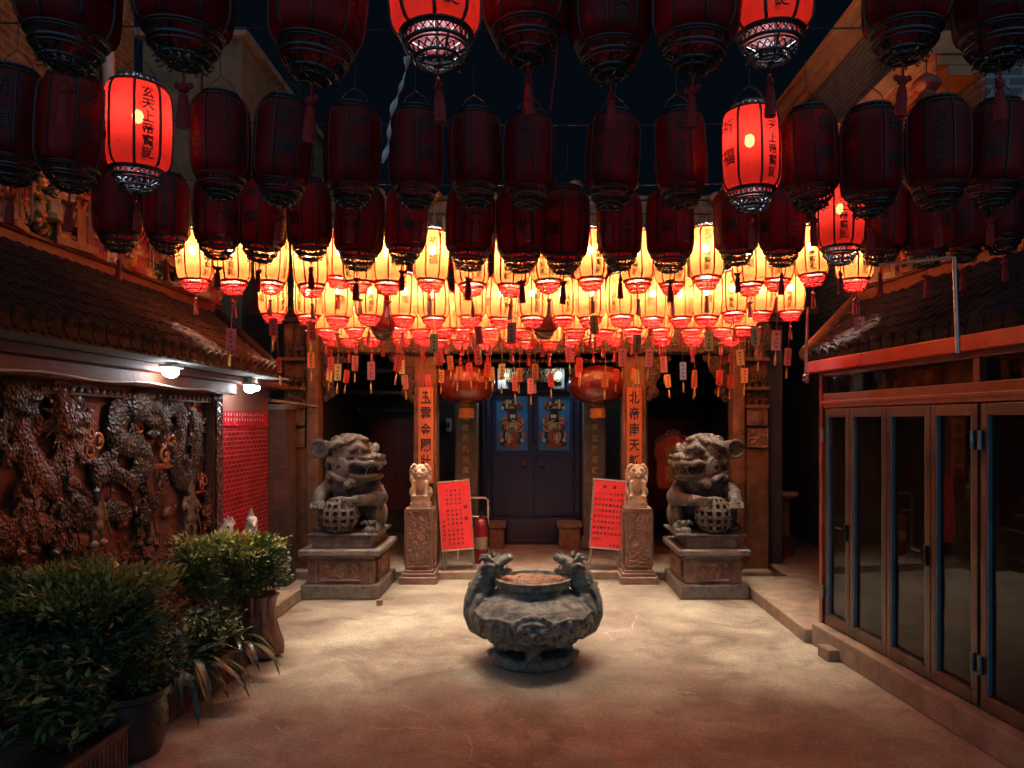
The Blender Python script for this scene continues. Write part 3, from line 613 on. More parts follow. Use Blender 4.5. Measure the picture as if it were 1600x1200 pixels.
# cloud collar and beast mask in relief
def onb(a, z, out=.0):
    r_ = .3
    for (r0, z0), (r1, z1) in zip(prof[1:8], prof[2:9]):
        if z0 <= z <= z1: r_ = r0 + (r1-r0)*(z-z0)/(z1-z0)
    return ((r_+out)*sin(a), -(r_+out)*cos(a), z)
for base in (0, pi):
    pts = []
    for k in range(41):
        t = -1.25 + 2.5*k/40; z = .435 + .045*math.exp(-(t/.25)**2) + .012*cos(t*11) + .01*abs(t); pts.append(onb(base + t, min(z, .50), .003))
    mb.tube(pts, .012, 6)
    for sg in (-1, 1):
        for (a, z, r_) in ((.14, .46, .03), (.22, .44, .025), (.30, .38, .055), (.62, .36, .06), (.95, .37, .05), (.50, .26, .05), (.78, .27, .045)):
            c = Vector(onb(base + sg*a, z, .004)); ru = Vector((cos(base+sg*a), sin(base+sg*a), 0))
            mb.tube([c + ru*(r_*(1 - .07*k)*cos(k*.62)) + Vector((0, 0, r_*(1 - .07*k)*sin(k*.62))) for k in range(14)], [.015]*14, 6)
        mb.ell(onb(base + sg*.13, .39, .01), (.06, .045, .04)); mb.ell(onb(base + sg*.12, .385, .05), .022, n=8, k=6); mb.tube([onb(base + sg*(.2 + .03*k), .40 - .03*abs(k-3), .015) for k in range(7)], .016, 6)
        mb.tube([onb(base + sg*.05, .44, .02), onb(base + sg*.13, .43, .03), onb(base + sg*.22, .41, .015)], [.014, .02, .008], 6)
        mb.tube([onb(base + sg*.03, .30, .02), onb(base + sg*.12, .285, .025), onb(base + sg*.24, .31, .02), onb(base + sg*.3, .35, .01)], [.016, .016, .014, .01], 6)
    mb.ell(onb(base, .345, .03), (.055, .05, .04)); mb.ell(onb(base, .48, .0), (.05, .04, .03)); mb.ell(onb(base, .43, .0), (.06, .035, .035))
    for k in range(7): mb.ell(onb(base - .09 + .03*k, .275, .015), (.012, .012, .02), n=8, k=6)
q = random.Random(12)
for k in range(90):
    a = q.uniform(0, 2*pi); z = q.uniform(.2, .42); mb.ell(onb(a, z, -.006), (q.uniform(.015, .035),)*3, n=8, k=6)
mb.blob('bowl', M_urn, U, .0066, 0)
mb = MB()
for a in (0, pi/2, pi, 3*pi/2):
    for (dz, r_, w_) in ((.05, .30, .075), (.12, .27, .065), (.19, .30, .085)):
        mb.ell((r_*sin(a), -r_*cos(a), dz), (w_, w_, .06))
    mb.ell((.34*sin(a), -.34*cos(a), .20), (.05, .05, .06)); mb.ell((.335*sin(a), -.335*cos(a), .07), (.06, .06, .03))
mb.lathe([(.02, 0), (.335, 0), (.355, .015), (.355, .06), (.33, .09), (.02, .09)], 48)
mb.blob('footed_base', M_urn, U, .0095, 1)
for s in (-1, 1):
    mb = MB(); X = lambda x, y, z: (s*x, y, z)
    mb.limb([X(.40, -.04, .24), X(.475, -.05, .31), X(.505, -.02, .40), X(.495, 0, .50), X(.45, 0, .59), X(.40, 0, .67), X(.37, 0, .76)], [.055, .075, .085, .09, .10, .105, .095])
    mb.limb([X(.47, .08, .34), X(.50, .06, .45), X(.44, .05, .58)], [.06, .07, .08]); mb.limb([X(.46, -.12, .33), X(.48, -.12, .42), X(.43, -.10, .53)], [.045, .055, .06])
    mb.ell(X(.35, 0, .78), (.10, .085, .075)); mb.ell(X(.275, 0, .83), (.10, .068, .048), (0, s*.40, 0)); mb.ell(X(.205, 0, .86), (.04, .055, .036))
    mb.ell(X(.29, 0, .745), (.105, .06, .032), (0, -s*.10, 0)); mb.ell(X(.205, 0, .755), (.035, .045, .022))
    for sg in (-1, 1):
        mb.tube([X(.34, sg*.05, .83), X(.41, sg*.065, .87), X(.46, sg*.07, .865)], [.022, .018, .006], 8)
        mb.ell(X(.30, sg*.06, .815), .026); mb.tube([X(.33, sg*.075, .80), X(.38, sg*.10, .82), X(.42, sg*.10, .80), X(.43, sg*.1, .77)], [.02, .02, .018, .008], 8)
        for k in range(3): mb.tube([X(.33 + .03*k, sg*.06, .88 - .03*k), X(.36 + .03*k, sg*.075, .92 - .025*k)], [.018, .004], 6)
        for k in range(5): mb.tube([X(.37 + .02*k, sg*.07, .80 - .04*k), X(.42 + .02*k, sg*.10, .79 - .045*k)], [.022, .006], 6)
        mb.limb([X(.47, sg*.06, .56), X(.42, sg*.13, .52), X(.36, sg*.15, .53)], [.035, .03, .022], 8)
        for k in range(3): mb.limb([X(.36, sg*(.13 + .02*k), .53), X(.32, sg*(.12 + .03*k), .52)], [.014, .008], 6)
    for k in range(4): mb.tube([X(.25 + .045*k, 0, .86 - .004*k), X(.235 + .05*k, 0, .925 - .012*k)], [.022, .005], 6)
    for k in range(7): mb.ell(X(.565 - .02*abs(k-3)*.6, 0, .34 + .05*k), (.022, .012, .022), n=8, k=6)
    for k in range(6): mb.ell(X(.22 + .025*k, .045*(-1)**k, .778 + .004*k), (.008, .008, .016), n=6, k=5)
    mb.blob('dragon_handle', M_urn, U, .0062, 1)
mb = MB(); q = random.Random(3)
mb.grid(40, 40, lambda u, v: ((lambda r_, a: (r_*cos(a), r_*sin(a), .672 + .02*mnoise.noise((r_*cos(a)*14, r_*sin(a)*14, 0)) + .008*mnoise.noise((r_*cos(a)*60, r_*sin(a)*60, 5))))(.283*v, 2*pi*u)))
mb.build('ash_bed', mat('incense_ash', (.30, .17, .11), .95, var=.6, scale=30, bump=.8, bscale=80), U, smooth=60)
U.location = (0, 6.2, 0)

# ================================================================= red notice boards
M_notice = mat('red_notice_paper', (.74, .028, .028), .55, var=.08)
M_brass = mat('brass_frame', (.62, .50, .33), .3, metal=.8, var=.2)
def notice(name, label, loc, rot, kind):
    g = thing(name, label, 'notice board', loc, local=True)
    W_, H_ = .40, .86
    mb = MB(); mb.box(-W_/2, W_/2, -.012, .012, 0, H_); p = mb.build('panel', M_notice, g)
    mb = MB(); f = .012
    mb.box(-W_/2-f, W_/2+f, -.02, .02, H_+.001, H_+.02); mb.box(-W_/2-f, W_/2+f, -.02, .02, -.02, -.001); mb.box(-W_/2-f, -W_/2-.001, -.02, .02, -.001, H_+.001); mb.box(W_/2+.001, W_/2+f, -.02, .02, -.001, H_+.001)
    if kind == 'thick':
        mb.box(-W_/2-.02, -W_/2-f-.001, -.024, .024, -.03, H_+.03); mb.box(W_/2+f+.001, W_/2+.02, -.024, .024, -.03, H_+.03)
    mb.build('frame', M_brass if kind == 'thin' else M_steel, g, bevel=.004)
    for xx in (-W_/2+.01, W_/2-.01): MB().tube([(xx, 0, 0), (xx, .02, -.27)], .011, 8).build('leg', M_steel, g, smooth=50)
    for xx in (-W_/2+.03, W_/2-.03): MB().tube([(xx, .02, H_*.7), (xx, .22, -.27)], .010, 8).build('leg', M_steel, g, smooth=50)
    mb = MB(); f3 = lambda u0, v0: (lambda u, v: (u0 + u, -.0145, v0 + v))
    if kind == 'thin':
        mb.text('鳴謝', f3(.135, .53), .05, .15)
        rows = ['北帝寶誕普天同慶祝闔府安', '善信慷慨解囊共襄善舉功德', '身體健康萬事如意心想事成', '風調雨順國泰民安五穀豐登']
        for i, st in enumerate(rows):
            for b in range(3): mb.text(st[4*b:4*b+4], f3(.07 - .055*i, .75 - .255*b), .032, .056)
        mb.text('理事會敬啟', f3(-.155, .36), .032, .056)
    else:
        mb.text('鳴謝', f3(-.065, .78), .05, .13, horiz=True)
        rows = ['二〇一八年北帝寶', '誕法會承蒙各方善', '信慷慨解囊共襄善', '舉功德無量謹此致', '謝祝闔府平安身體', '健康萬事如意心想', '事成國泰民安風調', '雨順合境五穀豐登']
        for i, st in enumerate(rows): mb.text(st, f3(-.165, .69 - .073*i), .036, .047, horiz=True)
        mb.text('百業興', f3(-.165, .69 - .073*8), .034, .044, horiz=True); mb.text('理事會', f3(.06, .035), .032, .045, horiz=True)
    mb.build('lettering', M_ink, g)
    g.location = loc; g.rotation_euler = rot; return g
notice('notice_board', 'red notice board with vertical columns of black characters beside the 玉 column', (-.965, 9.45, .375), (R(-9), R(-4.5), R(3)), 'thin')
notice('notice_board', 'red notice board in a silver frame with horizontal rows of black characters', (.93, 9.45, .39), (R(-9), R(4.5), R(-3)), 'thick')

# extinguisher and white tube rail behind the first board
g = thing('fire_extinguisher', 'red fire extinguisher with a cream label behind the red notice board', 'fire extinguisher', (-.70, 9.95, .1))
mb = MB(); Mx = Matrix.Translation((-.70, 9.95, .1)); mb.lathe([(.02, 0), (.088, .0), (.092, .02), (.092, .50), (.07, .57), (.03, .60), (.03, .64)], 24, 0, Mx); mb.build('cylinder', mat('red_paint', (.22, .012, .012), .35, coat=.3), g, smooth=40)
mb = MB(); mb.lathe([(.0935, .20), (.0935, .36)], 24, 0, Mx, cap=False); mb.build('label', mat('cream_label', (.34, .27, .17), .6), g)
mb = MB(); mb.box(-.76, -.66, 9.94, 9.96, .745, .765); mb.box(-.715, -.685, 9.93, 9.97, .74, .79); mb.tube([(-.70, 9.92, .76), (-.62, 9.9, .72), (-.595, 9.9, .55), (-.60, 9.9, .32)], .012, 8); mb.build('valve_and_hose', M_iron, g)
mb = MB()
for z in (0, ): mb.tube([(-.62, 10.1, .1), (-.62, 10.1, .93), (-.66, 10.1, .965), (-1.0, 10.1, .965), (-1.03, 10.1, .93), (-1.03, 10.1, .1)], .014, 10)
mb.tube([(-.63, 10.1, .70), (-1.02, 10.1, .72)], .011, 8)
tag(mb.build('tube_rail', M_white, None, smooth=50), 'white bent tube rail standing behind the red notice board and extinguisher', 'rail')
g = thing('wall_switch', 'small white switch box on the dark wall beside the 玉 column', 'switch', (-1.33, 11.61, 1.95))
mb = MB(); mb.box(-1.37, -1.29, 11.58, 11.619, 1.86, 2.06); mb.build('box', M_white, g, bevel=.006); mb = MB(); mb.box(-1.345, -1.315, 11.57, 11.579, 1.92, 2.0); mb.build('toggle', M_iron, g)

# ceremonial board in the dark bay
g = thing('ceremonial_board', 'red shaped board with gold characters 肅靜 on a pole in the dark bay', 'ceremonial board', (2.05, 10.6, .1))
xc, zc = 2.01, 1.42
ol = [(-.20, -.36), (.20, -.36), (.24, -.2), (.22, 0), (.27, .12), (.25, .28), (.14, .34), (.08, .43), (0, .46), (-.08, .43), (-.14, .34), (-.25, .28), (-.27, .12), (-.22, 0), (-.24, -.2)]
mb = MB(); mb.prism(ol, lambda u, v, h: (xc+u, 10.62-h, zc+v), .03); b = mb.build('board', mat('dull_red_board', (.30, .035, .025), .5, var=.3), g)
mb = MB(); mb.tube([(xc+u*1.03, 10.585, zc+v*1.03) for u, v in ol], .016, 6, closed=True)
for k in range(13): mb.ell((xc - .24 + .04*k, 10.58, zc + .36 + .07*cos((k-6)*.4)), (.028, .015, .03), n=8, k=6)
mb.build('carved_rim', M_carved, b)
mb = MB(); mb.text('肅靜', lambda u, v: (xc + u, 10.584, zc + .14 + v), .24, .30); mb.build('gold_lettering', M_gold, b)
mb = MB(); mb.tube([(xc, 10.64, .1), (xc, 10.64, zc+.2)], .022, 8); mb.build('pole', M_wood_red, g)

# stone incense stand in the side passage
g = thing('stone_stand', 'small round mushroom shaped stone stand in the dark side passage', 'stone stand', (3.52, 10.3, .13))
Mx = Matrix.Translation((3.52, 10.3, .13))
mb = MB(); mb.lathe([(.05, .80), (.15, .82), (.19, .86), (.185, .90), (.02, .91)], 28, 0, Mx); mb.build('top', M_stone_pale, g, smooth=40)
mb = MB(); mb.lathe([(.09, .30), (.075, .34), (.07, .60), (.085, .80)], 20, 0, Mx); mb.build('stem', M_stone_red, g, smooth=40)
mb = MB(); mb.lathe([(.12, 0), (.12, .28), (.09, .30)], 20, 0, Mx); mb.build('foot', mat('red_painted_foot', (.25, .04, .04), .5), g, smooth=40)

# ================================================================= two big oval lanterns under the beam
def big_paper():
    m = mat('glossy_orange_red_lantern', (.19, .022, .011), .22, var=.3, scale=3, coat=.7); return m
for xc, lb in ((-.905, 'large oval glossy red lantern with gold cap beneath, above the column-style red board'), (.875, 'large oval glossy red lantern with gold cap beneath, above the silver framed board')):
    lb = 'large oval glossy red lantern under the beam, nearer the 玉 board' if xc < 0 else 'large oval glossy red lantern under the beam, nearer the 北 board'
    g = thing('oval_lantern', lb, 'lantern', (xc, 9.95, 2.52), local=True, group='large oval lanterns')
    mb = MB(); pr = [(.10 + .305*sin(pi*k/18)**.75 if 0 < k < 18 else .10, -.26*cos(pi*k/18)) for k in range(19)]
    mb.lathe(pr, 64, 0, None, True, lambda a, z: 1 - .012*abs(sin(a*12))); mb.build('shade', big_paper(), g, smooth=50)
    mb = MB(); mb.lathe([(.09, -.27), (.10, -.29), (.07, -.31), (.05, -.33)], 24); mb.build('cap', M_gold, g, smooth=40)
    mb = MB(); mb.lathe([(.105, -.46), (.105, -.335), (.05, -.33)], 28); mb.build('tassel_band', mat('orange_silk', (.55, .22, .05), .6, bump=.5, bscale=120), g, smooth=40)
    mb = MB(); mb.lathe([(.10, .26), (.11, .30), (.06, .32)], 24); mb.tube([(0, 0, .3), (0, 0, .80)], .006, 6); mb.build('hanger', M_gold, g, smooth=40)

# ================================================================= left gallery: wall, relief, tiled roof
XW = -3.2
G = thing('gallery_building', 'long low gallery with clay tile roof over the dragon relief wall', 'building', (-3.4, 5.5, 0))
M_fasc = mat('brown_fascia', (.17, .05, .026), .62, spec=.3, var=.35, scale=5, bump=.2)
M_soffit = mat('grey_soffit', (.20, .19, .175), .8, var=.2)
mb = MB(); mb.box(-3.5, XW-.07, 1.5, 7.44, .14, 2.52); mb.box(-3.5, XW, 7.44, 8.9, 2.12, 2.5)
mb.build('wall', mat('brown_plaster', (.20, .075, .05), .7, var=.3, scale=3), G)
M_redwall = brick('red_glazed_tile', (.66, .022, .035), (.55, .018, .03), (.75, .16, .12), 'Y', bw=.11, bh=.05, rough=.18, mort=.006, bump=.25)
mb = MB(); mb.box(-3.5, XW, 7.44, 8.9, .14, 1.96); mb.build('red_tile_wall', M_redwall, G)
mb = MB(); mb.box(-3.5, XW-.002, 7.44, 8.9, 1.985, 2.118); mb.box(-3.5, XW+.012, 7.44, 8.9, 1.961, 1.984); mb.build('red_name_band', mat('red_band_paint', (.60, .025, .035), .25), G)
mb = MB()
for j in range(2):
    mb.text('善信芳名樂助重修功德無量合境平安福', lambda u, v, j=j: (XW+.001, 7.5 + u, 2.085 - .055*j + v), .032, .075, horiz=True)
mb.build('pale_lettering', mat('pale_letters', (.62, .5, .42), .6), G)
mb = MB(); mb.box(-3.19, -2.96, 1.5, 8.9, 2.40, 2.47); mb.box(XW+.001, -3.02, 1.5, 7.5, 2.28, 2.40); mb.box(-2.74, -2.70, 1.5, 7.9, 2.475, 2.50)
mb.build('fascia_beam', M_fasc, G, bevel=.012)
mb = MB(); mb.box(XW, -2.72, 1.5, 8.2, 2.471, 2.49); mb.build('soffit', M_soffit, G)
def lroof(t, y, z): # y runs from eave to ridge along -x ; hip at the far end
    return (-y, t, z)
mb = MB(); barrel_roof(mb, 1.6, 7.6, 2.68, 2.53, 3.9, 3.32, .14, .063, lroof, .21)
# hip side at the far end
hp = [(-2.68, 7.6, 2.53), (-3.9, 7.6, 3.32), (-3.9, 9.0, 3.30)]
mb.add(hp + [(p[0], p[1], p[2]-.04) for p in hp], [(0, 1, 2), (5, 4, 3), (0, 3, 4, 1), (1, 4, 5, 2), (2, 5, 3, 0)])
for k in range(9):
    t = k/9; a = Vector((-2.68-1.22*t, 7.6+1.4*t, 2.53+.77*t)); b = Vector((-3.9, 7.6+1.4*t + .02, 3.32)); mb.tube([a, b], .042, 8)
mb.tube([(-2.66, 7.62, 2.56), (-3.9, 9.02, 3.36)], .06, 8)
mb.build('tiled_roof', M_tile, G, smooth=50)
mb = MB(); mb.box(-4.05, -3.85, 1.5, 9.1, 3.2, 3.42); mb.box(-4.08, -3.82, 1.5, 9.1, 3.42, 3.455)
q = random.Random(2)
mb.build('ridge_base', mat('ridge_red_plaster', (.13, .028, .020), .6, var=.45, scale=6, bump=.4), G, bevel=.01)

# ridge frieze of glazed figures --------------------------------------------------
GLZ = [mat('glaze_brown', (.26, .09, .045), .5, var=.5, scale=14, coat=.15), mat('glaze_ochre', (.46, .22, .08), .5, var=.5, scale=14, coat=.3), mat('glaze_green', (.025, .05, .03), .4, var=.5, scale=14, coat=.3), mat('glaze_cream', (.44, .32, .2), .5, var=.4, scale=14, coat=.3), mat('glaze_red', (.36, .05, .03), .5, var=.4, scale=14, coat=.3)]
def figure_mesh(kind, seed):
    q = random.Random(seed); mb = MB()
    if kind == 'figurine':
        mb.lathe([(.075, 0), (.08, .05), (.055, .17), (.06, .25), (.03, .29), (.02, .31)], 10, 0, None, True, lambda a, z: 1 + .12*sin(5*a + seed))
        mb.ell((0, 0, .345), (.038, .038, .045), n=10, k=7); mb.lathe([(.045, .37), (.05, .38), (.03, .41), (.008, .45)], 10)
        for s in (-1, 1): mb.tube([(s*.05, 0, .26), (s*.10, -.03, .20 + .08*q.random()), (s*q.uniform(.02, .13), -.09, .22 + .10*q.random())], [.028, .03, .016], 8)
        if seed % 2: mb.tube([(.1, -.09, .05), (.1, -.09, .5)], .007, 6)
        mb.box(-.09, .09, -.08, .08, -.02, .012)
    elif kind == 'pavilion':
        for x in (-.13, .13):
            for y in (-.06, .06): mb.tube([(x, y, 0), (x, y, .34)], .016, 8)
        mb.box(-.18, .18, -.1, .1, -.02, .03); mb.box(-.14, .14, .05, .07, .03, .34); mb.box(-.15, .15, -.07, .07, .34, .37)
        mb.add([(-.22, -.15, .37), (.22, -.15, .37), (.22, .15, .37), (-.22, .15, .37), (-.13, 0, .50), (.13, 0, .50)], [(0, 1, 5, 4), (1, 2, 5), (2, 3, 4, 5), (3, 0, 4), (3, 2, 1, 0)])
        for s in (-1, 1): mb.tube([(s*.13, 0, .5), (s*.19, 0, .53), (s*.21, 0, .58)], [.02, .014, .004], 6)
        for k in range(9): mb.tube([(-.2 + .05*k, -.15, .378), (-.12 + .03*k, 0, .50)], .010, 6)
        mb.box(-.10, -.02, -.065, -.055, .04, .30); mb.box(.03, .11, -.065, -.055, .04, .30)
    elif kind == 'peony':
        for ring, (n, r_, t) in enumerate(((9, .11, 0), (7, .075, .02), (5, .04, .04))):
            for k in range(n):
                a = 2*pi*k/n + ring; mb.ell((r_*cos(a), -t - .01, .16 + r_*sin(a)), (.042, .016, .036), (0, -a, 0), n=8, k=6)
        mb.ell((0, -.06, .16), .025, n=8, k=6); mb.tube([(0, .02, 0), (0, .01, .14)], .02, 6)
        for s in (-1, 1): mb.ell((s*.11, .01, .07), (.07, .012, .03), (0, s*.6, 0), n=8, k=6)
    elif kind == 'rock':
        for k in range(9): mb.ell((q.uniform(-.13, .13), q.uniform(-.03, .04), q.uniform(0, .42)), (q.uniform(.04, .09), .05, q.uniform(.05, .11)), n=8, k=6)
        for k in range(16): mb.ell((q.uniform(-.16, .16), -.05, q.uniform(.05, .5)), (.03, .025, .02), n=6, k=5)
    elif kind == 'beast':
        mb.limb([(-.2, 0, .2), (-.05, 0, .22), (.1, 0, .24), (.2, 0, .36)], [.05, .075, .07, .05], 10); mb.ell((.25, -.01, .40), (.07, .05, .05)); mb.ell((.31, -.01, .38), (.04, .035, .03))
        for x, s in ((-.16, 1), (-.12, -1), (.1, 1), (.14, -1)): mb.limb([(x, s*.04, .2), (x + .02, s*.04, .1), (x, s*.04, .0)], [.04, .028, .03], 8)
        mb.limb([(-.22, 0, .22), (-.31, 0, .34), (-.27, 0, .46)], [.03, .03, .045], 8)
        for k in range(8): mb.ell((.17 - .03*k, 0, .37 - .02*k), (.03, .02, .04), n=6, k=5)
    return mb
FIGS = []
for kind, n in (('figurine', 4), ('pavilion', 1), ('peony', 1), ('rock', 2), ('beast', 1)):
    for i in range(n):
        mb = figure_mesh(kind, 3*i + 1)
        for gi in range(5):
            FIGS.append((kind, mb.mesh(kind, GLZ[gi], 50), gi))
def frieze(name, label, pts, rz, parent_loc, seed, zs=1.0, n=34):
    g = thing(name, label, 'ridge ornament', parent_loc, local=True); q = random.Random(seed)
    for i in range(n):
        f_ = (i + .5)/n; p = Vector(pts[0]).lerp(Vector(pts[1]), f_)
        kind = q.choices(['figurine', 'pavilion', 'peony', 'rock', 'beast'], [6, 1.3, 1.6, 2.5, 1])[0]
        c = [m for k, m, gi in FIGS if k == kind]; me = q.choice(c)
        o = bpy.data.objects.new(kind, me); COL.objects.link(o); o.parent = g
        lift = q.choice((0, 0, .18, .36)) if kind in ('figurine', 'peony', 'beast') else q.choice((0, 0, .2))
        o.location = p - Vector(parent_loc) + Vector((0, 0, lift)); o.rotation_euler = (0, 0, rz + q.uniform(-.4, .4)); k_ = q.uniform(.85, 1.35)*zs; o.scale = (k_, k_, k_)
    return g
fr = frieze('ridge_frieze', 'row of glazed figures and pavilions along the roof ridge above the dragon wall', ((-3.88, 3.6, 3.455), (-3.88, 8.9, 3.455)), R(90), (-3.9, 6, 3.455), 11, 1.05, 92)
mb = MB(); mb.box(-.16, -.10, -2.6, 3.0, 0, .36); carved(mb, -2.5, 2.9, .01, .34, -.098, .06, 7, 4, 150, 14, face=1, axis='y'); mb.box(-.2, -.06, -2.6, 3.0, .36, .40); mb.build('back_panel', M_wood_dark, fr)
q = random.Random(77)
# upturned horn end of the ridge
mb = MB(); mb.limb([(.0, 2.95, .1), (.0, 3.1, .35), (.0, 3.05, .62), (0, 2.9, .55)], [.12, .10, .07, .03]); mb.tube([(.12, 3.0 + .1*cos(a*.7)*(1-.03*a), .3 + .1*sin(a*.7)*(1-.03*a)) for a in range(14)], .03, 6)
mb.blob('ridge_scroll', GLZ[1], fr, .014, 1)

# dragon relief panel -------------------------------------------------------------
P = thing('dragon_relief', 'dark glazed wall relief of dragons and warriors in a carved frame', 'relief', (XW-.07, 5.0, .14), local=False)
def RW(px, py, off=.0):
    d = 3.2*F/(CX-px); return Vector((XW - .05 + off, d, 2.0 + (CYY-py)/F*d))
M_back = mat('brown_tile_field', (.20, .062, .042), .36, var=.4, scale=2.5, bump=.12, bscale=6)
mb = MB(); mb.box(XW-.07, XW-.05, 1.5, 7.38, .14, 2.28)
for (yy, z0, z1) in ((5.0, .2, 2.2), (6.4, .2, 2.2), (3.6, .2, 2.2)): mb.box(XW-.05, XW-.046, yy, yy+.012, z0, z1)
for zz in (.9, 1.55): mb.box(XW-.05, XW-.046, 1.6, 7.3, zz, zz+.012)
mb.build('field', M_back, P)
mb = MB(); mb.box(XW-.07, XW+.06, 7.24, 7.44, .14, 2.28); mb.box(XW-.07, XW+.03, 1.5, 7.24, 2.19, 2.279)
carved(mb, 7.27, 7.41, .2, 2.24, XW+.061, .03, 14, 4, 10, 120, face=1, axis='y')
for k in range(60): mb.ell((XW+.035, 1.9 + .09*k, 2.225), (.012, .03, .022), n=6, k=5)
mb.build('frame', mat('frame_dark_wood', (.10, .04, .028), .4, var=.4, scale=12, coat=.2), P)
GL2 = [mat('relief_dark_glaze', (.040, .022, .014), .45, var=.6, scale=9, bump=.9, bscale=38, kind='voronoi', coat=.05, spec=.35), mat('relief_brown_glaze', (.14, .046, .024), .45, var=.6, scale=9, bump=.9, bscale=38, kind='voronoi', coat=.05, spec=.35), mat('relief_orange_glaze', (.40, .12, .035), .35, var=.35, scale=9, coat=.2), mat('relief_pale_glaze', (.19, .12, .08), .4, var=.5, scale=9, bump=.3, bscale=40, coat=.1), mat('relief_blue_glaze', (.022, .032, .036), .3, var=.6, scale=9, coat=.2)]
def rdragon(pts, rads, head, mi, hr=.11, up=1):
    mb = MB(); V = [RW(x, y, .05) for x, y in pts]
    # smooth the spine
    S = []; RR = []
    for i in range(len(V) - 1):
        for k in range(5):
            t = k/5; p0 = V[max(0, i-1)]; p1 = V[i]; p2 = V[i+1]; p3 = V[min(len(V)-1, i+2)]
            S.append(.5*((2*p1) + (p2-p0)*t + (2*p0-5*p1+4*p2-p3)*t*t + (3*p1-p0-3*p2+p3)*t**3)); RR.append(rads[i]*(1-t) + rads[i+1]*t)
    S.append(V[-1]); RR.append(rads[-1]); mb.tube(S, RR, 12)
    for i in range(0, len(S), 1):
        tg = (S[min(i+1, len(S)-1)] - S[max(i-1, 0)]).normalized(); nrm = Vector((1, 0, 0)).cross(tg)
        mb.ell(S[i] + nrm*RR[i]*.95 + Vector((.02, 0, 0)), (.02, RR[i]*.32, RR[i]*.32), n=6, k=5)
        if i % 9 == 4:
            for sg in (-1, 1):
                e = S[i] + nrm*sg*RR[i]*2.3 + Vector((.03, .03, 0)); mb.limb([S[i], S[i] + nrm*sg*RR[i]*1.5 + Vector((.04, 0, .02)), e], [RR[i]*.6, RR[i]*.45, RR[i]*.3], 8)
                for c in range(3): mb.tube([e, e + Vector((.02, .06*(c-1) + .03, -.06))], [.02, .004], 5)
    if head:
        h = RW(*head, .12); s = up
        mb.ell(h, (hr, hr*1.1, hr)); mb.ell(h + Vector((.04, s*hr*1.1, -.02)), (hr*.6, hr*.9, hr*.4)); mb.ell(h + Vector((.03, s*hr*1.0, -.12)), (hr*.5, hr*.8, hr*.25)); mb.ell(h + Vector((.06, s*hr*1.7, .02)), (hr*.3,)*3)
        for sg in (-1, 1):
            mb.tube([h + Vector((.02, 0, hr*.8)), h + Vector((.03 + sg*.03, -s*hr, hr*1.7)), h + Vector((.04, -s*hr*1.9, hr*1.9))], [.03, .024, .006], 6); mb.ell(h + Vector((hr*.8, s*hr*.5, hr*.35 + sg*.0)), .03)
        for k in range(9): a = -1.9 + k*.42; mb.tube([h, h + Vector((.02, -s*hr*1.9*abs(cos(a)), hr*1.9*sin(a)))], [.04, .006], 6)
        mb.tube([h + Vector((.05, s*hr*1.6, -.02)), h + Vector((.08, s*hr*2.2, .08)), h + Vector((.06, s*hr*2.9, .03))], [.014, .01, .003], 6)
    return mb.blob('dragon', GL2[mi], P, .012, 0)
rdragon([(60, 618), (42, 640), (34, 672), (44, 705), (62, 738), (82, 762), (100, 752), (106, 722), (108, 698), (120, 682), (136, 690), (146, 712)], [.05, .08, .095, .10, .10, .095, .09, .085, .08, .075, .06, .03], (96, 650), 1, .14)
rdragon([(182, 606), (190, 640), (178, 672), (196, 694), (222, 700), (232, 722), (214, 752), (190, 742), (170, 752)], [.05, .09, .11, .11, .10, .09, .08, .06, .03], (212, 632), 0, .16)
rdragon([(250, 640), (285, 640), (283, 690), (277, 725), (286, 752), (304, 740), (308, 690), (302, 650), (312, 668), (318, 720)], [.09, .09, .10, .10, .10, .09, .085, .08, .07, .05], (247, 656), 0, .13, -1)
rdragon([(10, 600), (22, 628), (6, 662), (-14, 690)], [.06, .09, .09, .07], (14, 612), 0, .13)
rdragon([(-10, 835), (40, 818), (80, 828), (110, 850), (150, 842)], [.10, .11, .11, .09, .05], None, 1)
def scroll(px, py, r, mi=2, flip=1):
    mb = MB(); c = RW(px, py, .06)
    for ph in (0, 2.1, 4.2):
        o_ = c + Vector((0, r*.55*cos(ph), r*.55*sin(ph)))
        mb.tube([o_ + Vector((.01*k*.3, flip*r*.6*(1-.05*k)*cos(k*.6+ph), r*.6*(1-.05*k)*sin(k*.6+ph))) for k in range(17)], r*.13, 6)
    mb.tube([c + Vector((0, -r, -r)), c + Vector((0, r*1.2, -r*1.05))], r*.15, 6)
    mb.build('cloud_scroll', GL2[mi], P, smooth=60)
for a in ((303, 620, .16), (262, 697, .17), (146, 692, .13), (213, 668, .12, 2, -1), (255, 752, .10, 1), (318, 752, .10, 2)): scroll(*a)
q = random.Random(21)
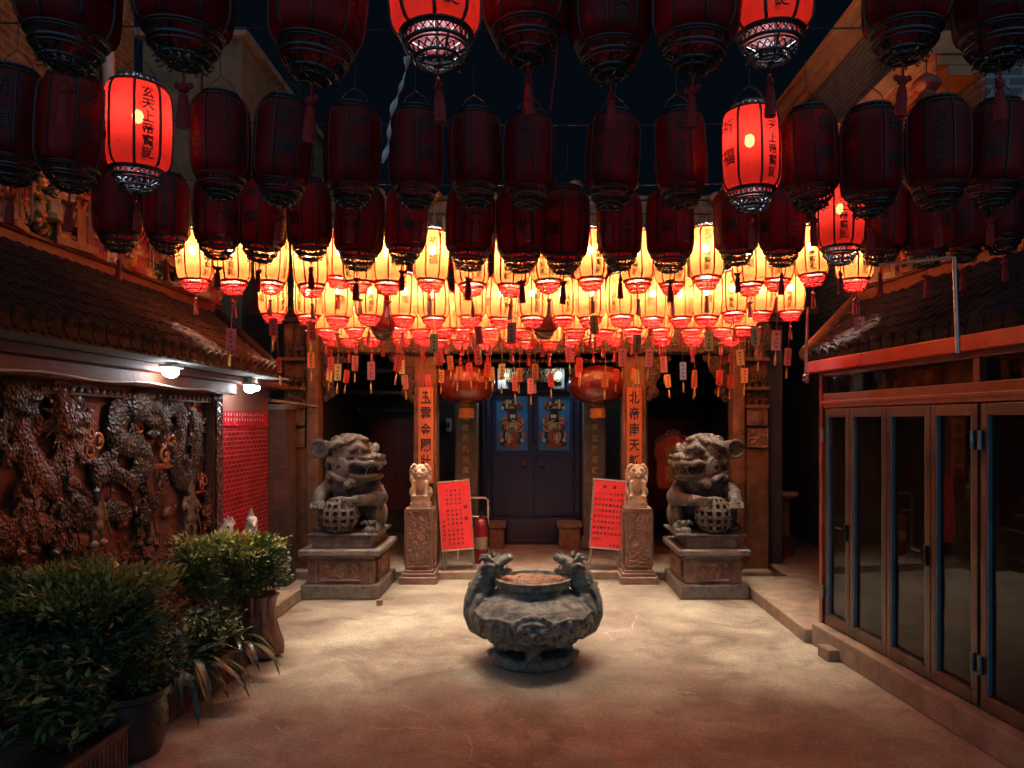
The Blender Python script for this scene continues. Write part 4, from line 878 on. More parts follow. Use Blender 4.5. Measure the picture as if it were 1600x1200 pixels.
def warrior(px, py, h, mi, lean=0):
    mb = MB(); c = RW(px, py, .04)
    B = lambda x, y, z: c + Vector((x, y + lean*z, z))
    mb.ell(B(.05, 0, h*.55), (.09, h*.17, h*.2)); mb.ell(B(.05, 0, h*.35), (.09, h*.19, h*.13)); mb.ell(B(.08, .0, h*.85), (.07, h*.09, h*.10)); mb.ell(B(.06, 0, h*.96), (.06, h*.11, h*.05)); mb.tube([B(.06, 0, h*.95), B(.06, 0, h*1.1)], [.03, .006], 6)
    for s in (-1, 1):
        mb.limb([B(.06, s*h*.07, h*.3), B(.09, s*h*.15, h*.17), B(.06, s*h*.13, 0)], [h*.085, h*.065, h*.05], 8); mb.ell(B(.09, s*h*.15, 0), (.06, .05, .03))
        mb.limb([B(.06, s*h*.15, h*.66), B(.10, s*h*.27, h*.55), B(.13, s*h*q.uniform(.1, .35), h*q.uniform(.5, .85))], [h*.06, h*.05, h*.035], 8)
    mb.tube([B(.14, h*.3, h*.05), B(.14, -h*.1, h*1.15)], .012, 6)
    for k in range(14): mb.ell(B(.12, q.uniform(-.15, .15)*h, h*q.uniform(.28, .72)), (.02, .03, .025), n=6, k=5)
    mb.blob('warrior', GL2[mi], P, .010, 0)
for a in ((38, 862, .46, 1), (92, 862, .52, 0, .1), (150, 850, .40, 3), (222, 850, .52, 0), (295, 842, .55, 3), (322, 838, .42, 1)): warrior(*a)
def rocks(cells, mi):
    for (px, py, r_, n) in cells:
        mb = MB(); c_ = RW(px, py, .03); mb.ell(c_, (r_*.8, r_*1.1, r_*1.0), n=8, k=6)
        for k in range(n):
            p = RW(px + q.uniform(-14, 14), py + q.uniform(-12, 12), .02 + q.uniform(0, .06)); mb.ell(p, (r_*q.uniform(.5, .9), r_*q.uniform(.6, 1.2), r_*q.uniform(.5, 1)), (q.uniform(0, 1), 0, 0), n=8, k=6)
        mb.blob('rock', GL2[mi], P, .016, 1)
rocks([(130, 800, .12, 6), (60, 800, .10, 6), (185, 800, .09, 5), (235, 800, .08, 5), (165, 735, .11, 7)], 0)
rocks([(20, 842, .12, 8), (110, 810, .06, 4), (200, 815, .07, 5), (270, 800, .07, 4)], 1)
rocks([(90, 612, .10, 6), (118, 625, .08, 5), (200, 608, .11, 5)], 4)

for ch in P.children:
    if ch.name.split('.')[0] in ('dragon', 'warrior', 'rock', 'cloud_scroll'):
        for v in ch.data.vertices: v.co.x = .02 + (v.co.x - .02)*.52
mb = MB()
def lowrelief(u, v):
    y = 1.6 + 5.6*u; z = .2 + .95*v + .16*mnoise.noise((y*1.3, 2.2, 0))*v
    h = .10*max(0, mnoise.noise((y*3.1, z*3.1, 1))) + .07*abs(mnoise.noise((y*8, z*8, 4))) + .03*swirl(y, z, 5, 2)
    return (XW - .06 + h*(1 - v**6), y, z)
mb.grid(300, 56, lowrelief); mb.build('carved_landscape', GL2[1], P, smooth=60)
# floodlights under the eave
M_led = emit('cool_floodlight', (.82, .93, 1.0), 42)
for (y, x, z, lb) in ((5.85, -2.88, 2.42, 'small white floodlight under the gallery eave above the dragon relief'), (7.62, -2.93, 2.37, 'small white floodlight under the gallery eave above the red tiled wall')):
    g = thing('floodlight', lb, 'lamp', (x, y, z), group='gallery floodlights')
    mb = MB(); mb.box(x-.05, x+.06, y-.10, y+.10, z+.012, z+.04); mb.box(x-.02, x+.02, y-.02, y+.02, z+.04, 2.52); mb.build('housing', M_white, g, bevel=.005)
    mb = MB(); mb.ell((x, y, z-.02), (.055, .09, .045)); mb.build('lens', M_led, g, smooth=60)
g = thing('floodlight', 'round white lamp at the end of the gallery eave beside the brick pier', 'lamp', (-2.95, 7.85, 2.36), group='gallery floodlights')
mb = MB(); mb.tube([(-2.95, 7.85, 2.40), (-2.95, 7.85, 2.471)], .012, 8); mb.build('housing', M_white, g); mb = MB(); mb.ell((-2.95, 7.85, 2.37), .034); mb.build('lens', M_led, g, smooth=60)
# cable running along the frame
mb = MB(); mb.tube([(-3.0, 3.0 + .25*k, 2.30 + .012*sin(k*1.3) - (.03 if k > 15 else 0)) for k in range(18)], .008, 6)
tag(mb.build('loose_cable', M_white, None, smooth=60), 'loose pale cable running along the top of the relief frame', 'cable')

# brick pier between gallery and temple, pole
M_brickpier = brick('brown_brick', (.16, .085, .05), (.12, .06, .04), (.10, .07, .05), 'X', bw=.16, bh=.062, mort=.008)
g = thing('brick_pier', 'narrow brown brick pier between the red tiled wall and the carved column', 'pier', (-3.25, 9.05, 0))
mb = MB(); mb.box(-3.5, -3.0, 8.95, 9.3, 0, 2.15); mb.build('shaft', M_brickpier, g); mb = MB(); mb.box(-3.52, -2.98, 8.92, 9.32, 2.15, 2.22); mb.build('cap', M_stone_dark, g, bevel=.01)
mb = MB(); mb.tube([(-3.18, 8.85, 2.27), (-2.75, 9.42, 2.20)], .022, 8); tag(mb.build('pole', M_plaster, None, smooth=50), 'pale wooden pole leaning across the top of the brick pier', 'pole')
mb = MB(); mb.tube([(-3.14, 8.8, 2.25), (-3.13, 8.82, 3.4)], .008, 6); tag(mb.build('iron_rod', M_iron, None), 'thin dark rod rising above the brick pier', 'rod')

# ================================================================= tall buildings behind
M_b1 = brick('tan_brick', (.26, .15, .08), (.20, .115, .06), (.34, .24, .15), 'Y', bw=.24, bh=.08)
g = thing('brick_house', 'tall tan brick house behind the gallery roof with white drainpipes', 'building', (-4.6, 6, 0))
mb = MB(); mb.box(-7, -4.5, 1.0, 8.3, 0, 9); mb.build('wall', M_b1, g)
mb = MB(); mb.tube([(-4.42, 7.66, 2.5), (-4.42, 7.66, 9)], .055, 12); mb.build('drainpipe', M_white, g, smooth=50)
mb = MB(); mb.tube([(-4.44, 7.42, 2.5), (-4.44, 7.42, 9)], .022, 10); mb.build('drainpipe', M_white, g, smooth=50)
mb = MB(); mb.box(-4.5, -4.44, 7.75, 7.9, 5.6, 5.75); mb.box(-4.52, -4.40, 1, 7.95, 6.35, 6.5); mb.build('string_course', M_concrete, g)
g = thing('plaster_house', 'tall plain tan plaster house seen between the hanging lanterns', 'building', (-5.2, 12, 0))
mb = MB(); mb.box(-6.1, -4.55, 11.5, 16, 0, 8); mb.build('wall', M_plaster, g)
mb = MB(); mb.tube([(-5.15, 11.44, 3), (-5.15, 11.44, 8)], .02, 8); mb.build('drainpipe', M_iron, g)
mb = MB(); mb.box(-6.2, -4.45, 11.4, 16.1, 8, 8.12); mb.build('coping', M_concrete, g)
M_b2 = brick('grey_brown_brick', (.24, .19, .15), (.19, .15, .12), (.10, .08, .06), 'Y', bw=.24, bh=.08)
M_b3 = brick('blue_grey_brick', (.20, .23, .24), (.15, .185, .195), (.42, .46, .46), 'X', bw=.30, bh=.092, mort=.014)
M_cornice = mat('orange_stucco', (.48, .21, .09), .75, var=.3, scale=4, bump=.2)
g = thing('brick_tower_house', 'tall grey brick house with orange stucco cornices behind the folding doors', 'building', (5.5, 9, 0))
mb = MB(); mb.box(4.25, 9, 7.0, 13.5, 0, 7.1); mb.build('wall', M_b2, g)
mb = MB(); mb.box(4.255, 9, 6.9, 6.999, 0, 9.5); mb.build('end_wall', M_b3, g)
mb = MB(); mb.box(4.12, 4.6, 6.95, 13.6, 7.101, 7.30); mb.box(4.18, 4.6, 7, 13.55, 6.98, 7.10); mb.box(4.06, 4.6, 6.9, 13.65, 7.301, 7.36)
mb.build('cornice', M_cornice, g, bevel=.01)
mb = MB(); mb.box(3.85, 4.249, 7.001, 10.5, 5.40, 5.50); mb.box(3.78, 4.249, 6.98, 10.55, 5.50, 5.72); mb.box(3.95, 4.249, 7.001, 10.45, 5.30, 5.40); mb.build('balcony_ledge', M_cornice, g, bevel=.01)
mb = MB(); mb.box(4.1, 4.249, 10.9, 11.15, 5.0, 6.8); mb.build('duct', M_wood_dark, g)
# red gourd finial string seen beside that house
g = thing('gourd_lantern', 'dim red double gourd lantern hanging beside the blue grey brick wall', 'lantern', (3.74, 7.0, 5.0), local=True)
mb = MB(); mb.lathe([(.03, -.42)] + [(.06 + .14*sin(pi*k/8), -.40 + .26*k/8) for k in range(1, 8)] + [(.07, -.12)] + [(.06 + .11*sin(pi*k/8), -.12 + .22*k/8) for k in range(1, 8)] + [(.07, .12)] + [(.05 + .08*sin(pi*k/8), .12 + .18*k/8) for k in range(1, 8)] + [(.02, .32)], 24); mb.build('shade', mat('dim_red_silk', (.30, .04, .02), .45), g, smooth=60)
mb = MB(); mb.tube([(0, 0, .3), (0, 0, 2.2)], .006, 6); mb.build('cord', M_iron, g)
g = thing('passage_wall', 'dark wall closing the side passage behind the stone stand', 'wall', (5.5, 13.9, .13))
mb = MB(); mb.box(3.1, 9, 13.8, 14, .13, 3.6); mb.build('wall', M_hallwall, g); mb = MB(); mb.box(3.1, 9, 13.7, 14.05, 3.601, 3.7); mb.build('coping', M_wood_dark, g)

# ================================================================= right building with folding glass doors (local frame: x along the wall towards the street, y into the building)
BR = -math.atan2(.9949, .1008)
B = thing('side_hall', 'single storey side hall with dark tile roof, red fascia and concrete plinth', 'building', (2.508, 6.63, 0), BR, local=True)
mb = MB(); mb.box(0, 6, 0, .30, 0, .195); mb.build('plinth', M_concrete, B, bevel=.014)
M_alu = mat('bronze_aluminium', (.135, .090, .068), .36, metal=.5, var=.35, scale=5)
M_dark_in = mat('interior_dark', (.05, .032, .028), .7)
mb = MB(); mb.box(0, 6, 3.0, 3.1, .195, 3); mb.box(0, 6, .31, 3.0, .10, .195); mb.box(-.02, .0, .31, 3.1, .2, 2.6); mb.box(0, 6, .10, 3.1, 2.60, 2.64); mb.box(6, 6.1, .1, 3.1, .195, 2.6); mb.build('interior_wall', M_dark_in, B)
mb = MB()
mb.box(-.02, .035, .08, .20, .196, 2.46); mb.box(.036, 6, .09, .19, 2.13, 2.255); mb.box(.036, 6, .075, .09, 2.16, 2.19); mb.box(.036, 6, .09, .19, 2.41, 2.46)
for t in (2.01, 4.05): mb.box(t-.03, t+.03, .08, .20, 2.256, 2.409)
mb.build('door_frame', mat('red_lit_frame', (.26, .065, .035), .32, var=.35, scale=5), B, bevel=.005)  # red cast of the lantern light put into the header colour
def glassmat():
    m, t, N, L = nodes_of('dark_glass'); o = N('ShaderNodeOutputMaterial')
    gl = N('ShaderNodeBsdfGlossy'); gl.inputs['Roughness'].default_value = .03; gl.inputs[0].default_value = (.75, .78, .8, 1); tr = N('ShaderNodeBsdfTransparent'); tr.inputs[0].default_value = (.42, .38, .36, 1)
    fr_ = N('ShaderNodeFresnel'); fr_.inputs['IOR'].default_value = 1.55
    nz = N('ShaderNodeTexNoise'); nz.inputs['Scale'].default_value = 6; tcn = N('ShaderNodeTexCoord'); L(tcn.outputs['Object'], nz.inputs['Vector'])
    bp = N('ShaderNodeBump'); bp.inputs['Strength'].default_value = .03; L(nz.outputs[0], bp.inputs['Height']); L(bp.outputs[0], gl.inputs['Normal'])
    mx = N('ShaderNodeMixShader'); L(fr_.outputs[0], mx.inputs[0]); L(tr.outputs[0], mx.inputs[1]); L(gl.outputs[0], mx.inputs[2]); 
    df = N('ShaderNodeBsdfDiffuse'); df.inputs[0].default_value = (.10, .075, .06, 1)
    m2 = N('ShaderNodeMixShader'); rp = N('ShaderNodeMapRange'); rp.inputs['To Min'].default_value = .02; rp.inputs['To Max'].default_value = .22; n2 = N('ShaderNodeTexNoise'); n2.inputs['Scale'].default_value = 2.2; n2.inputs['Detail'].default_value = 6; L(tcn.outputs['Object'], n2.inputs['Vector']); L(n2.outputs[0], rp.inputs['Value'])
    L(rp.outputs[0], m2.inputs[0]); L(mx.outputs[0], m2.inputs[1]); L(df.outputs[0], m2.inputs[2]); L(m2.outputs[0], o.inputs[0]); return m
M_glass = glassmat()
mb = MB(); mb.box(.036, 1.98, .135, .141, 2.257, 2.408); mb.box(2.04, 4.02, .135, .141, 2.257, 2.408); mb.build('transom_glass', M_glass, B)
M_seal = mat('cool_lit_gasket', (.10, .20, .27), .35)  # cool light on the glass stops painted in as blue
edges = [.04, .465, 1.0, 1.53, 2.0, 2.02, 2.53, 3.05, 3.57, 4.03]
n_leaf = 0
for a, b in zip(edges[:-1], edges[1:]):
    if b - a < .1: continue
    n_leaf += 1
    lb = {1: 'narrow glass door leaf hinged on the corner post, next to the side passage', 2: 'glass door leaf second from the corner post', 3: 'glass door leaf in the middle of the first folding set', 4: 'glass door leaf with two hinges, beside the blue hinge pair', 5: 'glass door leaf just past the blue hinge pair towards the street'}.get(n_leaf, None)
    L_ = bpy.data.objects.new('folding_door', None)
    mb = MB(); w_ = .058
    for (x0, x1) in ((a+.004, a+w_), (b-w_, b-.004)): mb.box(x0, x1, .10, .165, .205, 2.12)
    mb.box(a+w_+.001, b-w_-.001, .10, .165, .205, .30); mb.box(a+w_+.001, b-w_-.001, .10, .165, 2.045, 2.12)
    mb.box(a+w_+.001, b-w_-.001, .088, .099, .285, .30)
    dl = mb.build('folding_door', M_alu, B, bevel=.004)
    mb = MB(); mb.box(a+w_+.012, b-w_-.012, .13, .136, .302, 2.043); mb.build('pane', M_glass, dl)
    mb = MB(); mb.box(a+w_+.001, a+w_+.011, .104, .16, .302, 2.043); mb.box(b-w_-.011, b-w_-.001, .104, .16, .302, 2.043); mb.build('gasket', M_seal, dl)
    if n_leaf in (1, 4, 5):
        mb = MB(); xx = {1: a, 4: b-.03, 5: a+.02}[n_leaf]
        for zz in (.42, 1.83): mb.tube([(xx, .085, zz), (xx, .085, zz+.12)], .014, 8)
        mb.build('hinge', mat('cool_lit_hinge', (.25, .36, .42), .3, metal=.7), dl, smooth=50)  # blue of the cool light put into the hinge colour
    if n_leaf in (1, 3):
        mb = MB(); mb.box(b-.045, b-.015, .075, .099, 1.0, 1.14); mb.tube([(b-.03, .07, 1.10), (b-.03, .05, 1.10), (b-.13, .05, 1.10)], .009, 8); mb.build('handle', M_iron, dl)
mb = MB(); mb.box(-.06, 6, -.03, .075, 2.443, 2.545); mb.box(-.06, 6, .076, .2, 2.46, 2.5); mb.build('fascia', mat('red_painted_fascia', (.55, .030, .022), .30, var=.25, scale=4), B, bevel=.006)
mb = MB(); barrel_roof(mb, -.06, 5.4, .0, 2.575, 1.15, 3.28, .155, .068, lambda t, y, z: (t, y, z), .22)
hp = [(-.06, 0, 2.575), (-.06, 1.15, 3.28), (-1.25, 1.15, 3.28)]
mb.add(hp + [(p[0], p[1], p[2]-.04) for p in hp], [(2, 1, 0), (3, 4, 5), (0, 1, 4, 3), (1, 2, 5, 4), (2, 0, 3, 5)])
for k in range(8):
    t = k/8; mb.tube([(-.06-1.19*t, 1.15*t, 2.575+.705*t + .02), (-.06-1.19*t, 1.17, 3.29)], .045, 8)
mb.build('tiled_roof', mat('dark_grey_tile', (.036, .028, .030), .9, spec=.06, var=.4, scale=14, bump=.3, bscale=60), B, smooth=50)
mb = MB(); mb.tube([(-.06, -.02, 2.62), (-1.27, 1.15, 3.34)], .07, 10)
for k in range(4): mb.box(-.2-.3*k, -.17-.3*k, .1+.29*k, .25+.29*k, 2.70+.18*k, 2.76+.18*k)
mb.build('hip_ridge', M_orange_wood, B, smooth=40)
mb = MB(); mb.box(-1.3, 5.5, 1.10, 1.28, 3.2, 3.40); mb.box(-1.33, 5.5, 1.07, 1.31, 3.40, 3.44); mb.build('ridge_base', MATS['ridge_red_plaster'], B, bevel=.01)
# frieze on that ridge, kept in world space
ca, sa = cos(BR), sin(BR)
def BW(x, y, z): return Vector((2.508 + x*ca - y*sa, 6.63 + x*sa + y*ca, z))
fr2 = frieze('ridge_frieze', 'row of glazed figures and peonies along the roof ridge above the folding doors', (BW(-1.1, 1.14, 3.44), BW(2.6, 1.14, 3.44)), BR, tuple(BW(1, 1.2, 3.44)), 23, 1.1, 64)
mb = MB(); O2 = BW(1, 1.2, 3.44)
def bx(x0, x1, y0, y1, z0, z1): mb.add([tuple(BW(x, y, z) - O2) for x, y, z in [(x0,y0,z0),(x1,y0,z0),(x1,y1,z0),(x0,y1,z0),(x0,y0,z1),(x1,y0,z1),(x1,y1,z1),(x0,y1,z1)]], [(3,2,1,0),(4,5,6,7),(0,1,5,4),(1,2,6,5),(2,3,7,6),(3,0,4,7)])
bx(-1.2, 4, 1.2, 1.27, 3.44, 3.9); bx(-1.25, 4, 1.16, 1.3, 3.9, 3.95); mb.build('back_panel', M_wood_red, fr2)
mb = MB(); mb.limb([tuple(BW(-1.15, 1.15, 3.5) - O2), tuple(BW(-1.3, 1.1, 3.75) - O2), tuple(BW(-1.2, 1.1, 4.0) - O2)], [.12, .1, .05]); mb.blob('ridge_scroll', GLZ[1], fr2, .016, 1)
# downpipe pole in front of the fascia
p0 = BW(2.16, -.05, 2.40); p1 = BW(1.68, .62, 3.42)
p0 = at(1497, 552, 4.35); p1 = at(1491, 402, 4.35)
mb = MB(); mb.tube([p0, p1], .014, 8); mb.tube([p1, p1 + Vector((-.30, .3, .02))], .010, 8)
tag(mb.build('steel_pole', M_steel, None, smooth=50), 'thin steel pole standing in front of the tile roof of the side hall', 'pole')
mb = MB(); a0 = at(1262, 480, 6.6); a1 = at(1259, 585, 6.6); mb.tube([a0, a1], .013, 8)
for k in range(5): mb.ell(a1 + Vector((.01*(-1)**k, 0, -.015*k)), .022, n=8, k=6)
tag(mb.build('hanging_rod', mat('rusty_pink_pipe', (.30, .10, .10), .5), None, smooth=50), 'thin reddish rod with a knotted end hanging beside the corner post', 'rod')
pb = BW(.42, -.05, 0)
mb = MB(); mb.box(-.09, .09, -.05, .05, 0, .10); b = mb.build('concrete_block', M_concrete, None, bevel=.01); b.location = BW(.40, -.052, 0); b.rotation_euler = (0, 0, BR); tag(b, 'small concrete stub block against the plinth of the side hall', 'block')
# red edged box added inside the hall to imitate a reflection in the panes
g = thing('red_frame_reflection', 'red outlined box added behind the glass doors to stand for a reflection', 'reflection stand-in', tuple(BW(1.42, .62, .195)), BR, local=True)
mb = MB(); mb.box(-.45, .45, 0, .4, 0, .95); mb.build('reflection_backing', M_wood_dark, g)
mb = MB(); rect_ring(mb, -.46, .46, .02, .96, -.02, .03, .02); mb.build('reflected_edging', mat('reflected_red', (.7, .04, .02), .4), g)

# small stone cube by the pedestal
mb = MB(); mb.box(-.03, .03, -.03, .03, 0, .06); b = mb.build('small_stone', M_stone_red, None, bevel=.006); b.location = (-1.68, 8.05, 0); tag(b, 'tiny reddish stone lying on the floor by the lion pedestal', 'stone')

# ================================================================= plants and pots
M_leaf = [mat('leaf_green', (.14, .19, .055), .5, var=.5, scale=5, col2=(.26, .30, .08)), mat('leaf_dark', (.055, .11, .05), .5, var=.4, scale=5), mat('leaf_yellow', (.40, .36, .09), .5, var=.4, scale=5)]
M_bark = mat('brown_bark', (.09, .06, .04), .8, bump=.5)
M_pot = mat('terracotta_glaze', (.17, .075, .05), .5, var=.4, scale=10, bump=.4, bscale=40)
M_pot_dark = mat('dark_glazed_pot', (.03, .026, .026), .3, var=.4, coat=.3)
def leaf(mb, p, d, n, L_, W_, mi):
    d = d.normalized(); s = d.cross(n)
    if s.length < 1e-4: s = d.orthogonal()
    s.normalize(); n2 = s.cross(d)
    mb.add([p, p + d*L_*.4 + s*W_*.5 + n2*L_*.06, p + d*L_, p + d*L_*.4 - s*W_*.5 + n2*L_*.06, p + d*L_*.45 - n2*L_*.04], [(0, 1, 4), (1, 2, 4), (2, 3, 4), (3, 0, 4)], mi)
def shrub(name, label, base, c, r, n, seed, pot, leafsize=.035, flat=True, gaps=.45):
    g = thing(name, label, 'shrub', base, local=True); q = random.Random(seed); c = Vector(c) - Vector(base)
    mb = MB()
    tips = []
    for k in range(230):
        a = q.uniform(0, 2*pi); u = q.uniform(-.9, 1); rr = q.uniform(.55, 1.0)
        s_ = math.sqrt(max(0, 1-u*u)); p = Vector((r[0]*s_*cos(a), r[1]*s_*sin(a), r[2]*u))*rr*(1 + .45*mnoise.noise((cos(a)*s_*1.7, sin(a)*s_*1.7 + seed, u*1.7)))
        if flat and p.z > r[2]*.62: p.z = r[2]*.62 + (p.z - r[2]*.62)*.35
        k_ = mnoise.noise(p*3.2 + Vector((seed, 0, 0)))
        if k_ < -.42*gaps*2: continue
        tips.append(c + p)
    for t in tips:
        out = (t - c).normalized() + Vector((0, 0, .35)); m_ = q.choice((0, 0, 1, 1)) if t.z < c.z + r[2]*.3 else q.choice((0, 2, 2))
        for k in range(n // 230):
            p = t + Vector((q.gauss(0, .05), q.gauss(0, .05), q.gauss(0, .022)))
            d = (out + Vector((q.gauss(0, .7), q.gauss(0, .7), q.gauss(0, .5)))); leaf(mb, p, d, Vector((q.gauss(0, .5), q.gauss(0, .5), 1)), leafsize*q.uniform(.7, 1.35), leafsize*.5*q.uniform(.8, 1.2), m_)
    mb.build('crown', M_leaf, g)
    mb = MB(); top = Vector((0, 0, c.z - r[2]*.5)); b0 = Vector((0, 0, pot))
    for k in range(7):
        e = q.choice(tips); mid = b0.lerp(e, .5) + Vector((q.gauss(0, .04), q.gauss(0, .04), .05)); mb.tube([b0 + Vector((q.gauss(0, .02), q.gauss(0, .02), 0)), b0.lerp(mid, .6), mid, e], [.022, .017, .011, .004], 6)
    for t in tips[::4]: mb.tube([c + Vector((0, 0, -r[2]*.4)), (c + t)*.5 + Vector((0, 0, -.03)), t], [.008, .006, .003], 5)
    mb.build('trunk', M_bark, g); return g
def pot(name, label, loc, prof, m, mod=None, cat='plant pot'):
    g = thing(name, label, cat, loc, local=True)
    mb = MB(); mb.lathe(prof, 40, 0, None, True, mod); mb.build('vessel', m, g, smooth=45)
    zt = max(z for r_, z in prof); rt = [r_ for r_, z in prof if z == zt][0]
    mb = MB(); mb.grid(16, 16, lambda u, v: (rt*.93*v*cos(2*pi*u), rt*.93*v*sin(2*pi*u), zt - .015 + .02*mnoise.noise((v*cos(2*pi*u)*4, v*sin(2*pi*u)*4, 1)))); mb.build('soil', mat('potting_soil', (.045, .03, .02), .95, bump=.8, bscale=60), g); return g
shrub('trimmed_shrub', 'large flat topped trimmed green shrub at the street end, in a dark pot', (-2.46, 4.45, 0), (-2.70, 4.42, .82), (.47, .42, .43), 17000, 3, .32, .050)
pot('glazed_pot', 'dark glazed pot holding the large flat topped shrub', (-2.46, 4.45, 0), [(.16, 0), (.20, .02), (.24, .18), (.22, .34), (.25, .36), (.25, .40)], M_pot_dark)
shrub('trimmed_shrub', 'round trimmed green shrub in the gnarled brown pot, beneath the white bird statues', (-2.50, 6.25, 0), (-2.56, 6.25, .80), (.47, .42, .30), 13000, 8, .5, .046)
pot('gnarled_pot', 'gnarled brown root shaped pot under the round trimmed shrub', (-2.36, 6.30, 0), [(.13, 0), (.205, .03), (.215, .10), (.165, .22), (.135, .36), (.15, .50), (.165, .53)], M_pot, lambda a, z: 1 + .07*sin(9*a + z*6) + .04*sin(17*a - z*9))
# planter boxes
def planter(name, label, loc, rz, L_, W_, H_):
    g = thing(name, label, 'planter', loc, rz, local=True)
    mb = MB(); mb.box(-L_/2, L_/2, -W_/2, -W_/2+.02, 0, H_); mb.box(-L_/2, L_/2, W_/2-.02, W_/2, 0, H_); mb.box(-L_/2, -L_/2+.02, -W_/2+.02, W_/2-.02, 0, H_); mb.box(L_/2-.02, L_/2, -W_/2+.02, W_/2-.02, 0, H_)
    k = int(L_/.035)
    for i in range(k): mb.box(-L_/2 + (i+.25)*L_/k, -L_/2 + (i+.7)*L_/k, -W_/2-.008, -W_/2+.001, .03, H_-.03); mb.box(-L_/2 + (i+.25)*L_/k, -L_/2 + (i+.7)*L_/k, W_/2-.001, W_/2+.008, .03, H_-.03)
    mb.box(-L_/2-.008, L_/2+.008, -W_/2-.012, -W_/2+.021, H_, H_+.02); mb.box(-L_/2-.008, L_/2+.008, W_/2-.021, W_/2+.012, H_, H_+.02)
    mb.build('trough', M_pot, g, bevel=.004); mb = MB(); mb.box(-L_/2+.02, L_/2-.02, -W_/2+.02, W_/2-.02, .01, H_-.03); mb.build('soil', mat('potting_soil', (.045, .03, .02), .95, bump=.8, bscale=60), g); return g
planter('planter_box', 'long ribbed terracotta planter box beside the gnarled pot', (-2.50, 5.42, 0), R(84), 1.05, .28, .22)
planter('planter_box', 'ribbed terracotta planter box at the foot of the large shrub, at the street end', (-2.50, 3.85, 0), R(88), .8, .30, .24)
def strap_plant(name, label, loc, n, L_, W_, seed, m, lean=(0, 0)):
    q = random.Random(seed); mb = MB()
    for k in range(n):
        a = q.uniform(0, 2*pi); el = q.uniform(.6, 1.35); ln = L_*q.uniform(.6, 1.1); d = Vector((cos(a)*cos(el) + lean[0], sin(a)*cos(el) + lean[1], sin(el))); p = Vector((q.gauss(0, .03), q.gauss(0, .03), 0)); s_ = Vector((-sin(a), cos(a), 0)); st = 9; vs = []
        for i in range(st + 1):
            t = i/st; w_ = W_*(.5 + 1.1*t)*(1-t)**.5*.5 if t < 1 else 0; vs += [p + s_*w_ + Vector((0, 0, .15*w_)), p - Vector((0, 0, .25*w_)), p - s_*w_ + Vector((0, 0, .15*w_))]
            p = p + d*ln/st; d = (d + Vector((0, 0, -.30*q.uniform(.8, 1.2)))).normalized()
        fs = []
        for i in range(st): fs += [(3*i, 3*i+1, 3*i+4, 3*i+3), (3*i+1, 3*i+2, 3*i+5, 3*i+4)]
        mb.add(vs, fs, q.choice((0, 0, 1)))
    g = thing(name, label, 'plant', loc, local=True); mb.build('foliage', m, g, smooth=80); 
    mb = MB()
    for k in range(5): mb.tube([(q.gauss(0, .02), q.gauss(0, .02), -.04), (q.gauss(0, .025), q.gauss(0, .025), .10)], [.014, .01], 6)
    mb.build('stem', M_bark, g); return g
def leafy(name, label, loc, n, r, seed, ls):
    q = random.Random(seed); g = thing(name, label, 'plant', loc, local=True); mb = MB(); st = MB()
    for k in range(n):
        a = q.uniform(0, 2*pi); e = Vector((r[0]*q.uniform(.2, 1)*cos(a), r[1]*q.uniform(.2, 1)*sin(a), r[2]*q.uniform(.3, 1.1))); st.tube([(0, 0, 0), (e.x*.4, e.y*.4, e.z*.6), tuple(e)], [.008, .006, .002], 5)
        for j in range(9):
            p = Vector((0, 0, 0)).lerp(e, q.uniform(.45, 1)); leaf(mb, p, Vector((q.gauss(0, 1), q.gauss(0, 1), q.gauss(.2, .5))), Vector((q.gauss(0, .4), q.gauss(0, .4), 1)), ls*q.uniform(.6, 1.3), ls*.5, q.choice((0, 1, 1, 2 if q.random() < .3 else 0)))
    mb.build('foliage', M_leaf, g); st.build('stem', M_bark, g); return g
M_strap = [mat('glossy_strap_leaf', (.045, .07, .04), .28, var=.4, scale=6, coat=.2), mat('pale_strap_leaf', (.065, .085, .04), .3, var=.4, scale=6)]
strap_plant('strap_leaf_plant', 'dark glossy strap leaved plant arching over the long planter box', (-2.50, 5.2, .20), 46, .62, .06, 5, M_strap, (.1, -.1))
leafy('bushy_plant', 'dark drooping bushy plant spilling over the long planter box', (-2.46, 5.62, .20), 130, (.26, .40, .36), 41, .06)
leafy('bushy_plant', 'dark bushy plant hiding the rim of the dark glazed pot', (-2.36, 4.62, .34), 110, (.24, .30, .34), 42, .06)
strap_plant('strap_leaf_plant', 'drooping dark strap leaved plant at the far end of the long planter box', (-2.38, 5.75, .20), 30, .50, .05, 15, M_strap, (.2, 0))
strap_plant('broad_leaf_plant', 'pale broad leaved plant behind the large flat topped shrub at the wall', (-2.98, 4.22, .42), 30, .55, .10, 25, M_strap)
leafy('bushy_plant', 'low dark bushy plant growing in the planter box at the street end', (-2.56, 3.98, .22), 150, (.34, .40, .52), 31, .075)
leafy('bushy_plant', 'dark broad leaved bush against the relief wall behind the street end planter', (-2.92, 4.6, .14), 110, (.26, .4, .75), 32, .09)
leafy('bushy_plant', 'small brownish leafy plant sticking out beside the dark glazed pot', (-2.34, 4.40, .36), 60, (.22, .2, .34), 33, .05)
leafy('bushy_plant', 'dark leafy plant filling the gap between both trimmed shrubs', (-2.72, 4.95, .14), 90, (.3, .4, .65), 34, .06)
